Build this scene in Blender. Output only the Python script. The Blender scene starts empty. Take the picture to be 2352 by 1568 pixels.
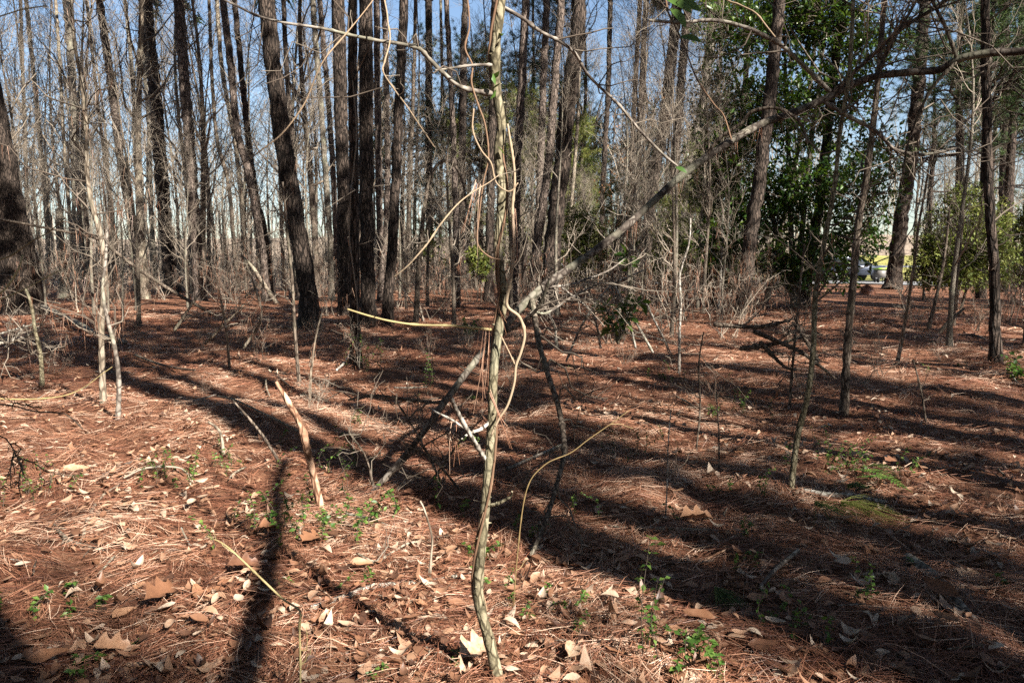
import bpy, math
import numpy as np
from mathutils import Vector, Matrix

rng = np.random.default_rng(11)
SC = bpy.context.scene
COL = SC.collection

# ------------------------------------------------------------------ camera
CAM_H, PITCH, FPX = 1.5, math.atan(184 / 1801.0), 1801.0      # pixel units: a 2352 x 1568 picture
cam_d = bpy.data.cameras.new('camera')
cam_d.sensor_fit = 'HORIZONTAL'; cam_d.sensor_width = 23.5; cam_d.lens = 23.5 * FPX / 2352
cam_d.clip_start = 0.05; cam_d.clip_end = 1500
cam_d.dof.use_dof = True; cam_d.dof.focus_distance = 3.6; cam_d.dof.aperture_fstop = 9.0
cam = bpy.data.objects.new('camera', cam_d); COL.objects.link(cam)
cam.location = (0, 0, CAM_H); cam.rotation_euler = (math.pi / 2 - PITCH, 0, 0)
SC.camera = cam
# ------------------------------------------------------------------ sky, sun, exposure
SUN_EL, SUN_AZ = math.radians(38), math.radians(42)           # sun behind the camera, to its right
world = bpy.data.worlds.new('World'); SC.world = world; world.use_nodes = True
wn = world.node_tree
bg = wn.nodes['Background']
sky = wn.nodes.new('ShaderNodeTexSky'); sky.sky_type = 'NISHITA'; sky.sun_disc = False
sky.sun_elevation = SUN_EL; sky.sun_rotation = math.pi - SUN_AZ
sky.altitude = 200; sky.air_density = 1.0; sky.dust_density = 0.8; sky.ozone_density = 1.5
wn.links.new(sky.outputs[0], bg.inputs[0]); bg.inputs[1].default_value = 0.058
sun_d = bpy.data.lights.new('sun', 'SUN'); sun_d.energy = 5.0; sun_d.angle = math.radians(0.53); sun_d.color = (1.0, 0.94, 0.85)
sun = bpy.data.objects.new('sun', sun_d); COL.objects.link(sun)
TOSUN = Vector((math.sin(SUN_AZ) * math.cos(SUN_EL), -math.cos(SUN_AZ) * math.cos(SUN_EL), math.sin(SUN_EL)))
sun.rotation_euler = TOSUN.to_track_quat('Z', 'Y').to_euler(); sun.location = (20, -20, 40)
vs = SC.view_settings
vs.view_transform = 'Standard'; vs.look = 'None'; vs.gamma = 1.0; vs.use_curve_mapping = False; vs.exposure = 1.7
SC.render.engine = 'CYCLES'
SC.cycles.use_denoising = False
SC.cycles.max_bounces = 3; SC.cycles.diffuse_bounces = 1; SC.cycles.glossy_bounces = 1; SC.cycles.transmission_bounces = 1
SC.cycles.use_adaptive_sampling = False

# ------------------------------------------------------------------ numbers
def _hash(i, j, s):
    n = (i.astype(np.int64) * 374761393 + j.astype(np.int64) * 668265263 + s * 1442695041) & 0x7fffffff
    n = ((n ^ (n >> 13)) * 1274126177) & 0x7fffffff
    return ((n ^ (n >> 16)) & 0xffff) / 65535.0
def vnoise(x, y, s=0):
    x = np.asarray(x, float); y = np.asarray(y, float)
    i, j = np.floor(x), np.floor(y); fx, fy = x - i, y - j
    fx = fx * fx * (3 - 2 * fx); fy = fy * fy * (3 - 2 * fy)
    a, b, c, d = _hash(i, j, s), _hash(i + 1, j, s), _hash(i, j + 1, s), _hash(i + 1, j + 1, s)
    return (a * (1 - fx) + b * fx) * (1 - fy) + (c * (1 - fx) + d * fx) * fy - 0.5
def sstep(a, b, x):
    t = np.clip((np.asarray(x, float) - a) / (b - a), 0, 1); return t * t * (3 - 2 * t)
def ground_z(x, y):
    x = np.asarray(x, float); y = np.asarray(y, float)
    d = np.hypot(x, y)
    near = 1 - sstep(14, 34, d)
    z = 0.22 * vnoise(x / 5.2, y / 5.2, 3) * sstep(3, 9, d) + (0.10 * vnoise(x / 1.3, y / 1.3, 5) + 0.085 * vnoise(x / 0.42, y / 0.42, 7) + 0.03 * vnoise(x / 0.15, y / 0.15, 8)) * near
    z = z + 0.5 * vnoise(x / 17, y / 17, 9) * sstep(15, 30, d)
    z = z + 6.5 * sstep(66, 175, y - 0.12 * np.abs(x)) + 2.5 * vnoise(x / 40, y / 40, 15) * sstep(70, 150, y)
    return z
def G0(x, y): return float(ground_z(x, y))
CP, SP = math.cos(PITCH), math.sin(PITCH)
def ray(x, y):
    u, v = (x - 1176) / FPX, (784 - y) / FPX
    return np.array([u, CP + v * SP, -SP + v * CP])
def P(x, y, Y):
    d = ray(x, y); return np.array([0, 0, CAM_H]) + d * (Y / d[1])
def G(x, y, up=0.0):
    d = ray(x, y); t = 1.0; o = np.array([0, 0, CAM_H]); lo = 0.5
    ts = np.concatenate([np.linspace(1, 12, 220), np.linspace(12.1, 120, 500)])
    pts = o + ts[:, None] * d
    under = pts[:, 2] < ground_z(pts[:, 0], pts[:, 1])
    k = int(np.argmax(under)) if under.any() else len(ts) - 1
    p = pts[k].copy(); p[2] = G0(p[0], p[1]) + up
    return p
def px(w, Y): return w * Y / FPX           # picture width -> metres at depth Y
def nrm(v): return v / np.maximum(np.linalg.norm(v, axis=-1, keepdims=True), 1e-9)
def smooth_path(pts, n, radii=None):
    pts = np.asarray(pts, float); m = len(pts)
    if m == 2: q = np.linspace(0, 1, n)[:, None] * (pts[1] - pts[0]) + pts[0]
    else:
        e = np.vstack([2 * pts[0] - pts[1], pts, 2 * pts[-1] - pts[-2]]); out = []
        for i in range(m - 1):
            p0, p1, p2, p3 = e[i:i + 4]; t = np.linspace(0, 1, 12, endpoint=False)[:, None]
            out.append(0.5 * (2 * p1 + (p2 - p0) * t + (2 * p0 - 5 * p1 + 4 * p2 - p3) * t ** 2 + (3 * p1 - p0 - 3 * p2 + p3) * t ** 3))
        out.append(pts[-1:]); c = np.vstack(out)
        s = np.concatenate([[0], np.cumsum(np.linalg.norm(np.diff(c, axis=0), axis=1))])
        u = np.linspace(0, s[-1], n); q = np.stack([np.interp(u, s, c[:, k]) for k in range(3)], 1)
    if radii is None: return q
    return q, np.interp(np.linspace(0, 1, n), np.linspace(0, 1, len(radii)), radii)

# ------------------------------------------------------------------ mesh building
class MB:
    def __init__(s): s.v = []; s.q = []; s.t = []; s.qm = []; s.tm = []; s.c = []; s.n = 0
    def add(s, v, quads=None, tris=None, mat=0, tint=None):
        v = np.asarray(v, np.float32).reshape(-1, 3)
        if quads is not None and len(quads): s.q.append(np.asarray(quads, np.int32).reshape(-1, 4) + s.n); s.qm.append(np.full(len(s.q[-1]), mat, np.int32))
        if tris is not None and len(tris): s.t.append(np.asarray(tris, np.int32).reshape(-1, 3) + s.n); s.tm.append(np.full(len(s.t[-1]), mat, np.int32))
        s.v.append(v); s.c.append(np.full(len(v), 0.5, np.float32) if tint is None else np.asarray(tint, np.float32).reshape(-1)); s.n += len(v)
        return s
    def tubes(s, Pt, R, S=3, mat=0, tint=None):
        Pt = np.asarray(Pt, float); R = np.asarray(R, float)
        if Pt.ndim == 2: Pt = Pt[None]; R = R[None]
        N, K, _ = Pt.shape
        T = nrm(np.gradient(Pt, axis=1)); ov = nrm(Pt[:, -1] - Pt[:, 0])
        ref = np.where(np.abs(ov[:, 2:3]) > 0.8, np.array([[0.93, 0.36, 0.0]]), np.array([[0.0, 0.1, 1.0]]))[:, None, :]
        U = nrm(np.cross(T, ref)); V = np.cross(T, U)
        a = np.arange(S) * 2 * math.pi / S
        ring = U[:, :, None] * np.cos(a)[:, None] + V[:, :, None] * np.sin(a)[:, None]
        v = Pt[:, :, None] + ring * R[:, :, None, None] if R.ndim == 2 else Pt[:, :, None] + ring * R[..., None]
        n, k, j = np.meshgrid(np.arange(N), np.arange(K - 1), np.arange(S), indexing='ij')
        b = n * K * S + k * S; j2 = (j + 1) % S
        quads = np.stack([b + j, b + j2, b + S + j2, b + S + j], -1).reshape(-1, 4)
        s.add(v, quads, mat=mat, tint=None if tint is None else np.repeat(np.asarray(tint, float), K * S)); return s
    def mesh(s, name, mats, origin=(0, 0, 0), smooth=True):
        v = np.concatenate(s.v) - np.asarray(origin, np.float32)
        q = np.concatenate(s.q) if s.q else np.zeros((0, 4), np.int32); t = np.concatenate(s.t) if s.t else np.zeros((0, 3), np.int32)
        me = bpy.data.meshes.new(name)
        me.vertices.add(len(v)); me.vertices.foreach_set('co', v.astype(np.float32).ravel())
        me.loops.add(q.size + t.size); me.loops.foreach_set('vertex_index', np.concatenate([q.ravel(), t.ravel()]).astype(np.int32))
        me.polygons.add(len(q) + len(t))
        me.polygons.foreach_set('loop_start', np.concatenate([np.arange(len(q)) * 4, q.size + np.arange(len(t)) * 3]).astype(np.int32))
        for m in (mats if isinstance(mats, (list, tuple)) else [mats]): me.materials.append(m)
        mi = np.concatenate((s.qm or [np.zeros(0, np.int32)]) + (s.tm or []))
        me.polygons.foreach_set('material_index', mi.astype(np.int32))
        me.polygons.foreach_set('use_smooth', np.full(len(q) + len(t), smooth))
        a = me.attributes.new('tint', 'FLOAT', 'POINT'); a.data.foreach_set('value', np.concatenate(s.c))
        me.update(calc_edges=True)
        return me
    def build(s, name, mats, parent=None, origin=(0, 0, 0), smooth=True):
        o = bpy.data.objects.new(name, s.mesh(name, mats, origin, smooth)); COL.objects.link(o)
        if parent is not None: o.parent = parent
        else: o.location = origin
        return o
def tag(o, label=None, cat=None, group=None, kind=None):
    for k, v in (('label', label), ('category', cat), ('group', group), ('kind', kind)):
        if v: o[k] = v
    return o
def thing(name, label, cat, loc, group=None, rz=0, scale=1):
    o = bpy.data.objects.new(name, None); COL.objects.link(o); o.empty_display_size = 0.1
    o.location = [float(c) for c in loc]; o.rotation_euler = (0, 0, rz); o.scale = (scale,) * 3
    return tag(o, label, cat, group)
def dup(src, loc, rz, scale, label, cat, group, tilt=(0, 0)):
    r = src.copy(); COL.objects.link(r); r.location = [float(c) for c in loc]; r.rotation_euler = (tilt[0], tilt[1], rz); r.scale = (scale,) * 3 if np.isscalar(scale) else scale
    tag(r, label, cat, group)
    for ch in src.children:
        c = ch.copy(); COL.objects.link(c); c.parent = r
    return r

# ------------------------------------------------------------------ materials
def newmat(name):
    m = bpy.data.materials.new(name); m.use_nodes = True
    nt = m.node_tree; b = nt.nodes['Principled BSDF']
    return m, nt, b, lambda t, **k: _node(nt, t, **k)
def _node(nt, t, **k):
    n = nt.nodes.new(t)
    for a, v in k.items():
        if a[0] == 'i' and a[1:].isdigit(): n.inputs[int(a[1:])].default_value = v
        else: setattr(n, a, v)
    return n
def ramp(nt, fac, stops):
    r = nt.nodes.new('ShaderNodeValToRGB'); cr = r.color_ramp
    while len(cr.elements) < len(stops): cr.elements.new(0.5)
    for e, (p, c) in zip(cr.elements, stops): e.position = p; e.color = (*c, 1)
    nt.links.new(fac, r.inputs[0]); return r.outputs[0]
def tint_mat(name, stops, rough=0.6, spec=0.3, trans=0.0, use_random=False, grain=0.0, tcol=None):
    m, nt, b, N = newmat(name); L = nt.links.new
    if use_random: fac = N('ShaderNodeObjectInfo').outputs['Random']
    else: fac = N('ShaderNodeAttribute', attribute_name='tint').outputs['Fac']
    if grain:
        ns = N('ShaderNodeTexNoise'); ns.inputs['Scale'].default_value = 60; ns.inputs['Detail'].default_value = 3
        g = N('ShaderNodeNewGeometry'); L(g.outputs['Position'], ns.inputs['Vector'])
        ma = N('ShaderNodeMath', operation='MULTIPLY_ADD'); L(ns.outputs[0], ma.inputs[0]); ma.inputs[1].default_value = grain
        sb = N('ShaderNodeMath', operation='ADD'); sb.inputs[1].default_value = -grain / 2; L(fac, sb.inputs[0]); L(sb.outputs[0], ma.inputs[2]); fac = ma.outputs[0]
    c = ramp(nt, fac, stops); L(c, b.inputs['Base Color'])
    b.inputs['Roughness'].default_value = rough; b.inputs['Specular IOR Level'].default_value = spec
    if trans:
        tr = N('ShaderNodeBsdfTranslucent'); mx = N('ShaderNodeMixShader', i0=trans)
        if tcol: tr.inputs[0].default_value = (*tcol, 1)
        else: L(c, tr.inputs[0])
        out = nt.nodes['Material Output']; L(b.outputs[0], mx.inputs[1]); L(tr.outputs[0], mx.inputs[2]); L(mx.outputs[0], out.inputs[0])
    return m
def bark_mat(name, dark, mid, light, plate=(9, 9, 2.2), bump=0.9, dist=0.03, moss=0.0, fine=30):
    m, nt, b, N = newmat(name); L = nt.links.new
    tc = N('ShaderNodeTexCoord'); mp = N('ShaderNodeMapping'); mp.inputs['Scale'].default_value = plate
    oi = N('ShaderNodeObjectInfo'); va = N('ShaderNodeVectorMath', operation='ADD'); L(tc.outputs['Object'], va.inputs[0]); L(oi.outputs['Random'], va.inputs[1])
    L(va.outputs[0], mp.inputs[0])
    ns = N('ShaderNodeTexNoise'); ns.inputs['Scale'].default_value = 1.6; ns.inputs['Detail'].default_value = 3; L(mp.outputs[0], ns.inputs['Vector'])
    mv = N('ShaderNodeMix', data_type='VECTOR'); mv.inputs[0].default_value = 0.28; L(mp.outputs[0], mv.inputs[4]); L(ns.outputs[1], mv.inputs[5])
    vo = N('ShaderNodeTexVoronoi', feature='DISTANCE_TO_EDGE'); vo.inputs['Scale'].default_value = 1.7; L(mv.outputs[1], vo.inputs['Vector'])
    vc = N('ShaderNodeTexVoronoi'); vc.inputs['Scale'].default_value = 1.7; L(mv.outputs[1], vc.inputs['Vector'])
    nf = N('ShaderNodeTexNoise'); nf.inputs['Scale'].default_value = fine; nf.inputs['Detail'].default_value = 5; L(tc.outputs['Object'], nf.inputs['Vector'])
    e = N('ShaderNodeMapRange'); e.inputs[1].default_value = 0.0; e.inputs[2].default_value = 0.16; L(vo.outputs[0], e.inputs[0])
    mu = N('ShaderNodeMath', operation='MULTIPLY'); L(e.outputs[0], mu.inputs[0])
    ad = N('ShaderNodeMath', operation='MULTIPLY_ADD'); ad.inputs[1].default_value = 0.55; sx = N('ShaderNodeSeparateColor'); L(vc.outputs['Color'], sx.inputs[0]); L(sx.outputs[0], ad.inputs[0]); L(nf.outputs[0], ad.inputs[2])
    L(ad.outputs[0], mu.inputs[1])
    c = ramp(nt, mu.outputs[0], [(0.05, dark), (0.5, mid), (0.95, light)])
    if moss:
        n2 = N('ShaderNodeTexNoise'); n2.inputs['Scale'].default_value = 3.0; n2.inputs['Detail'].default_value = 4; L(tc.outputs['Object'], n2.inputs['Vector'])
        r2 = N('ShaderNodeMapRange'); r2.inputs[1].default_value = 0.52; r2.inputs[2].default_value = 0.66; r2.inputs[4].default_value = moss; L(n2.outputs[0], r2.inputs[0])
        mc = N('ShaderNodeMix', data_type='RGBA'); L(r2.outputs[0], mc.inputs[0]); L(c, mc.inputs[6]); mc.inputs[7].default_value = (0.27, 0.27, 0.19, 1); c = mc.outputs[2]
    L(c, b.inputs['Base Color']); b.inputs['Roughness'].default_value = 0.85; b.inputs['Specular IOR Level'].default_value = 0.2
    bp = N('ShaderNodeBump', i0=bump, i1=dist); L(mu.outputs[0], bp.inputs['Height']); L(bp.outputs[0], b.inputs['Normal'])
    return m
def plain_mat(name, col, rough=0.6, metal=0.0, spec=0.5, var=0.0, scale=8.0, bump=0.0):
    m, nt, b, N = newmat(name); L = nt.links.new
    b.inputs['Roughness'].default_value = rough; b.inputs['Metallic'].default_value = metal; b.inputs['Specular IOR Level'].default_value = spec
    ns = N('ShaderNodeTexNoise'); ns.inputs['Scale'].default_value = scale; ns.inputs['Detail'].default_value = 6
    tc = N('ShaderNodeTexCoord'); L(tc.outputs['Object'], ns.inputs['Vector'])
    c = ramp(nt, ns.outputs[0], [(0.3, tuple(k * (1 - var) for k in col)), (0.7, tuple(min(1, k * (1 + var)) for k in col))]); L(c, b.inputs['Base Color'])
    if bump: bp = N('ShaderNodeBump', i0=bump, i1=0.02); L(ns.outputs[0], bp.inputs['Height']); L(bp.outputs[0], b.inputs['Normal'])
    return m

M = {}
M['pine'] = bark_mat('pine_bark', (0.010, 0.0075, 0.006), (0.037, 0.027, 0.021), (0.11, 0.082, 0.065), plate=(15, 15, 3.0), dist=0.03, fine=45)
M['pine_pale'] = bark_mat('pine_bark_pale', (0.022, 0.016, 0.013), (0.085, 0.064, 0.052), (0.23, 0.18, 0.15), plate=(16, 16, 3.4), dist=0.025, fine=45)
M['grey'] = bark_mat('grey_bark', (0.06, 0.05, 0.038), (0.14, 0.118, 0.09), (0.26, 0.23, 0.185), plate=(16, 16, 6), bump=0.5, dist=0.012, moss=0.5)
M['tan'] = bark_mat('tan_bark', (0.08, 0.062, 0.045), (0.19, 0.152, 0.112), (0.33, 0.28, 0.215), plate=(14, 14, 4), bump=0.4, dist=0.012, moss=0.35)
M['olive'] = bark_mat('olive_bark', (0.06, 0.05, 0.03), (0.15, 0.128, 0.078), (0.28, 0.245, 0.165), plate=(34, 34, 16), bump=0.6, dist=0.005, moss=0.45, fine=90)
M['darkwood'] = bark_mat('dark_bark', (0.035, 0.026, 0.02), (0.09, 0.068, 0.05), (0.2, 0.16, 0.125), plate=(20, 20, 6), bump=0.5, dist=0.01, moss=0.2)
M['smooth'] = bark_mat('smooth_grey_bark', (0.075, 0.06, 0.05), (0.16, 0.135, 0.112), (0.30, 0.265, 0.225), plate=(12, 12, 10), bump=0.3, dist=0.005, moss=0.6, fine=40)
M['arch'] = bark_mat('arching_trunk_bark', (0.035, 0.026, 0.021), (0.08, 0.064, 0.052), (0.19, 0.165, 0.138), plate=(14, 14, 9), bump=0.4, dist=0.006, moss=0.5, fine=50)  # smooth bark darkened to stand for the shade on this trunk
M['redwood'] = bark_mat('red_brown_bark', (0.12, 0.06, 0.035), (0.3, 0.17, 0.105), (0.52, 0.36, 0.25), plate=(18, 18, 6), bump=0.7, dist=0.01)
M['lichen'] = bark_mat('lichen_bark', (0.1, 0.085, 0.07), (0.25, 0.22, 0.185), (0.46, 0.43, 0.38), plate=(20, 20, 8), bump=0.5, dist=0.006, moss=0.3)
M['twig'] = tint_mat('twig', [(0, (0.045, 0.034, 0.026)), (0.5, (0.11, 0.085, 0.065)), (1, (0.25, 0.21, 0.165))], 0.8, 0.2)
M['twig_pale'] = tint_mat('twig_pale', [(0, (0.1, 0.078, 0.058)), (0.5, (0.22, 0.18, 0.138)), (1, (0.4, 0.345, 0.28))], 0.8, 0.2)
M['twig_yellow'] = tint_mat('twig_yellow', [(0, (0.15, 0.1, 0.045)), (0.5, (0.3, 0.23, 0.1)), (1, (0.42, 0.35, 0.19))], 0.6, 0.3)
M['vine'] = tint_mat('vine_stem', [(0, (0.13, 0.068, 0.042)), (0.5, (0.24, 0.16, 0.1)), (1, (0.36, 0.28, 0.19))], 0.7, 0.2)
M['needle'] = tint_mat('dead_needle', [(0, (0.085, 0.032, 0.019)), (0.35, (0.22, 0.087, 0.048)), (0.7, (0.375, 0.187, 0.112)), (1, (0.62, 0.44, 0.32))], 0.45, 0.5)
M['leaf'] = tint_mat('dead_leaf', [(0, (0.06, 0.03, 0.02)), (0.35, (0.22, 0.108, 0.06)), (0.7, (0.36, 0.215, 0.135)), (1, (0.50, 0.40, 0.305))], 0.48, 0.45, trans=0.1, grain=0.3)
M['leaf_obj'] = tint_mat('dead_leaf_large', [(0, (0.13, 0.06, 0.035)), (0.4, (0.25, 0.118, 0.062)), (0.8, (0.36, 0.2, 0.115)), (1, (0.52, 0.39, 0.28))], 0.5, 0.35, trans=0.1, use_random=True, grain=0.4)
M['pine_green'] = tint_mat('pine_needles', [(0, (0.022, 0.05, 0.012)), (0.5, (0.05, 0.095, 0.022)), (1, (0.12, 0.165, 0.04))], 0.5, 0.4, trans=0.15)
M['pine_tan'] = tint_mat('pine_needles_tan', [(0, (0.07, 0.1, 0.022)), (0.5, (0.17, 0.2, 0.045)), (1, (0.3, 0.28, 0.085))], 0.6, 0.3, trans=0.2)
M['magnolia'] = tint_mat('glossy_evergreen_leaf', [(0, (0.012, 0.03, 0.008)), (0.6, (0.04, 0.088, 0.016)), (1, (0.14, 0.19, 0.034))], 0.33, 0.35, trans=0.16, tcol=(0.17, 0.27, 0.02))
M['sprig'] = tint_mat('fresh_green_leaf', [(0, (0.03, 0.07, 0.014)), (0.5, (0.065, 0.135, 0.024)), (1, (0.14, 0.21, 0.045))], 0.45, 0.35, trans=0.25, tcol=(0.13, 0.23, 0.025))
M['holly'] = tint_mat('fine_green_leaf', [(0, (0.03, 0.06, 0.012)), (0.5, (0.085, 0.125, 0.025)), (1, (0.19, 0.21, 0.05))], 0.45, 0.4, trans=0.2)
M['sunny'] = tint_mat('sunny_green_leaf', [(0, (0.07, 0.1, 0.02)), (0.5, (0.17, 0.2, 0.04)), (1, (0.3, 0.3, 0.08))], 0.5, 0.3, trans=0.25)
M['russet'] = tint_mat('withered_leaf', [(0, (0.16, 0.07, 0.035)), (0.5, (0.3, 0.15, 0.07)), (1, (0.42, 0.25, 0.13))], 0.6, 0.3, trans=0.25)

# ------------------------------------------------------------------ ground
def ground_material():
    m, nt, b, N = newmat('leaf_litter_soil'); L = nt.links.new
    tc = N('ShaderNodeNewGeometry')
    n1 = N('ShaderNodeTexNoise'); n1.inputs['Scale'].default_value = 26; n1.inputs['Detail'].default_value = 8; n1.inputs['Roughness'].default_value = 0.7; L(tc.outputs['Position'], n1.inputs['Vector'])
    vo = N('ShaderNodeTexVoronoi'); vo.inputs['Scale'].default_value = 11; L(tc.outputs['Position'], vo.inputs['Vector'])
    sx = N('ShaderNodeSeparateColor'); L(vo.outputs['Color'], sx.inputs[0])
    ad = N('ShaderNodeMath', operation='MULTIPLY_ADD'); ad.inputs[1].default_value = 0.4; L(sx.outputs[0], ad.inputs[0])
    sb = N('ShaderNodeMath', operation='MULTIPLY_ADD'); sb.inputs[1].default_value = 1.5; sb.inputs[2].default_value = -0.45; L(n1.outputs[0], sb.inputs[0]); L(sb.outputs[0], ad.inputs[2])
    c = ramp(nt, ad.outputs[0], [(0.1, (0.05, 0.021, 0.013)), (0.4, (0.165, 0.068, 0.037)), (0.7, (0.275, 0.13, 0.074)), (0.95, (0.40, 0.26, 0.17))])
    c2 = ramp(nt, ad.outputs[0], [(0.1, (0.12, 0.085, 0.06)), (0.5, (0.3, 0.225, 0.16)), (0.95, (0.5, 0.42, 0.33))])     # oak leaves under the far hardwoods
    sp = N('ShaderNodeSeparateXYZ'); L(tc.outputs['Position'], sp.inputs[0]); mr = N('ShaderNodeMapRange', interpolation_type='SMOOTHSTEP'); mr.inputs[1].default_value = 40; mr.inputs[2].default_value = 62; L(sp.outputs[1], mr.inputs[0])
    mc = N('ShaderNodeMix', data_type='RGBA'); L(mr.outputs[0], mc.inputs[0]); L(c, mc.inputs[6]); L(c2, mc.inputs[7]); c = mc.outputs[2]
    L(c, b.inputs['Base Color']); b.inputs['Roughness'].default_value = 0.85; b.inputs['Specular IOR Level'].default_value = 0.2
    bp = N('ShaderNodeBump', i0=0.9, i1=0.05); L(ad.outputs[0], bp.inputs['Height']); L(bp.outputs[0], b.inputs['Normal'])
    return m
def grid_sheet(name, xs, ys, mat, dz=0.0):
    X, Y = np.meshgrid(xs, ys); Z = ground_z(X, Y) + dz
    nx, ny = len(xs), len(ys); i, j = np.meshgrid(np.arange(nx - 1), np.arange(ny - 1)); b = j * nx + i
    return MB().add(np.stack([X, Y, Z], -1), np.stack([b, b + 1, b + nx + 1, b + nx], -1).reshape(-1, 4)).build(name, mat)
t = np.linspace(-1, 1, 301)
ground = tag(grid_sheet('ground', 260 * np.sinh(6.3 * t) / math.sinh(6.3), 4.0 + 260 * np.sinh(6.3 * t) / math.sinh(6.3), ground_material()), kind='structure')
lawn = tag(grid_sheet('lawn', np.linspace(16, 70, 60), np.linspace(58, 112, 60), tint_mat('lawn_grass', [(0, (0.2, 0.19, 0.05)), (0.5, (0.3, 0.28, 0.08)), (1, (0.4, 0.35, 0.13))], 0.8, 0.2, grain=0.9), 0.07), kind='structure')
asph = plain_mat('pale_asphalt', (0.22, 0.22, 0.225), 0.85, var=0.2)
drive = tag(grid_sheet('driveway', np.linspace(9, 80, 90), np.linspace(47.2, 55.5, 14), asph, 0.06), kind='structure')
road = tag(grid_sheet('road', np.linspace(2, 90, 90), np.linspace(90, 96, 10), asph, 0.08), kind='structure')

# ------------------------------------------------------------------ branch growth
def grow(Pt, R, n, tr, ang, ln, K, up=0.0, rr=0.5, tip=0.3, jit=0.06, taper_len=0.0):
    """children of every parent path: start in tr along it, at ang from it, length ln (range), curving up."""
    N, Kp, _ = Pt.shape
    tt = rng.uniform(tr[0], tr[1], (N, n)); f = tt * (Kp - 1); i0 = np.clip(f.astype(int), 0, Kp - 2); w = (f - i0)[..., None]
    idx = np.arange(N)[:, None]
    p0 = Pt[idx, i0] * (1 - w) + Pt[idx, i0 + 1] * w; r0 = (R[idx, i0] * (1 - w[..., 0]) + R[idx, i0 + 1] * w[..., 0]) * rr
    T = nrm(Pt[idx, i0 + 1] - Pt[idx, i0])
    rv = nrm(np.cross(T, rng.normal(size=(N, n, 3))))
    a = rng.uniform(ang[0], ang[1], (N, n))[..., None]
    D = T * np.cos(a) + rv * np.sin(a)
    L = (rng.uniform(ln[0], ln[1], (N, n)) * (1 - taper_len * (tt - tr[0]) / max(tr[1] - tr[0], 1e-6)))[..., None, None]
    s = np.linspace(0, 1, K)[None, None, :, None]
    J = np.cumsum(rng.normal(size=(N, n, K, 3)) * jit, axis=2); J[:, :, 0] = 0
    C = p0[:, :, None] + D[:, :, None] * L * s + np.array([0, 0, 1.0]) * up * L * s ** 2 + J * L * (s > 0)
    Rr = r0[..., None] * (1 - (1 - tip) * np.linspace(0, 1, K))
    return C.reshape(N * n, K, 3), np.maximum(Rr.reshape(N * n, K), 0.0011)
def blades(mb, base, dirs, length, width, mat=0, tint=None, droop=0.0):
    """thin triangles (needles)"""
    n = len(base); side = nrm(np.cross(dirs, rng.normal(size=(n, 3)))) * (np.asarray(width).reshape(-1, 1) if np.ndim(width) else width) * 0.5
    tipp = base + dirs * np.asarray(length).reshape(-1, 1) + np.array([0, 0, -1.0]) * droop * np.asarray(length).reshape(-1, 1)
    v = np.stack([base - side, base + side, tipp], 1)
    mb.add(v, tris=np.arange(n * 3).reshape(-1, 3), mat=mat, tint=None if tint is None else np.repeat(tint, 3))
def leaves(mb, base, dirs, size, aspect=0.42, mat=0, tint=None, fold=0.25, up=None):
    """pointed leaf of four triangles, folded on its midrib"""
    n = len(base); size = np.broadcast_to(np.asarray(size, float), (n,))[:, None]
    upv = rng.normal(size=(n, 3)) * 0.5 + np.array([0, 0, 1.0]) if up is None else up
    side = nrm(np.cross(dirs, upv)); nn = np.cross(side, dirs)
    w = size * aspect * 0.5
    bow = rng.uniform(-0.25, 0.15, (n, 1))
    mid = base + dirs * size * 0.5 + nn * size * 0.04; tipp = base + dirs * size + nn * size * bow
    l = base + dirs * size * 0.48 - side * w + nn * w * fold * 2; r = base + dirs * size * 0.48 + side * w + nn * w * fold * 2
    v = np.stack([base, l, r, mid, tipp], 1); k = np.arange(n)[:, None] * 5
    tr = np.concatenate([k + np.array([[0, 3, 1]]), k + np.array([[0, 2, 3]]), k + np.array([[1, 3, 4]]), k + np.array([[3, 2, 4]])])
    mb.add(v, tris=tr, mat=mat, tint=None if tint is None else np.repeat(tint, 5))

def twig_parts(name, parent, origin, mats, A, Ra, S=4, tint=(0.3, 0.9), B=None, Rb=None):
    """every branch, with its own side shoots, as one part"""
    nb = 0 if B is None else len(B) // len(A); out = []
    for i in range(len(A)):
        mb = MB().tubes(A[i], Ra[i], S, 0, [rng.uniform(*tint)])
        if nb: mb.tubes(B[i * nb:(i + 1) * nb], Rb[i * nb:(i + 1) * nb], 3, 0, rng.uniform(tint[0], tint[1], nb))
        out.append(mb.build(name, mats, parent, origin))
    return out
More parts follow.
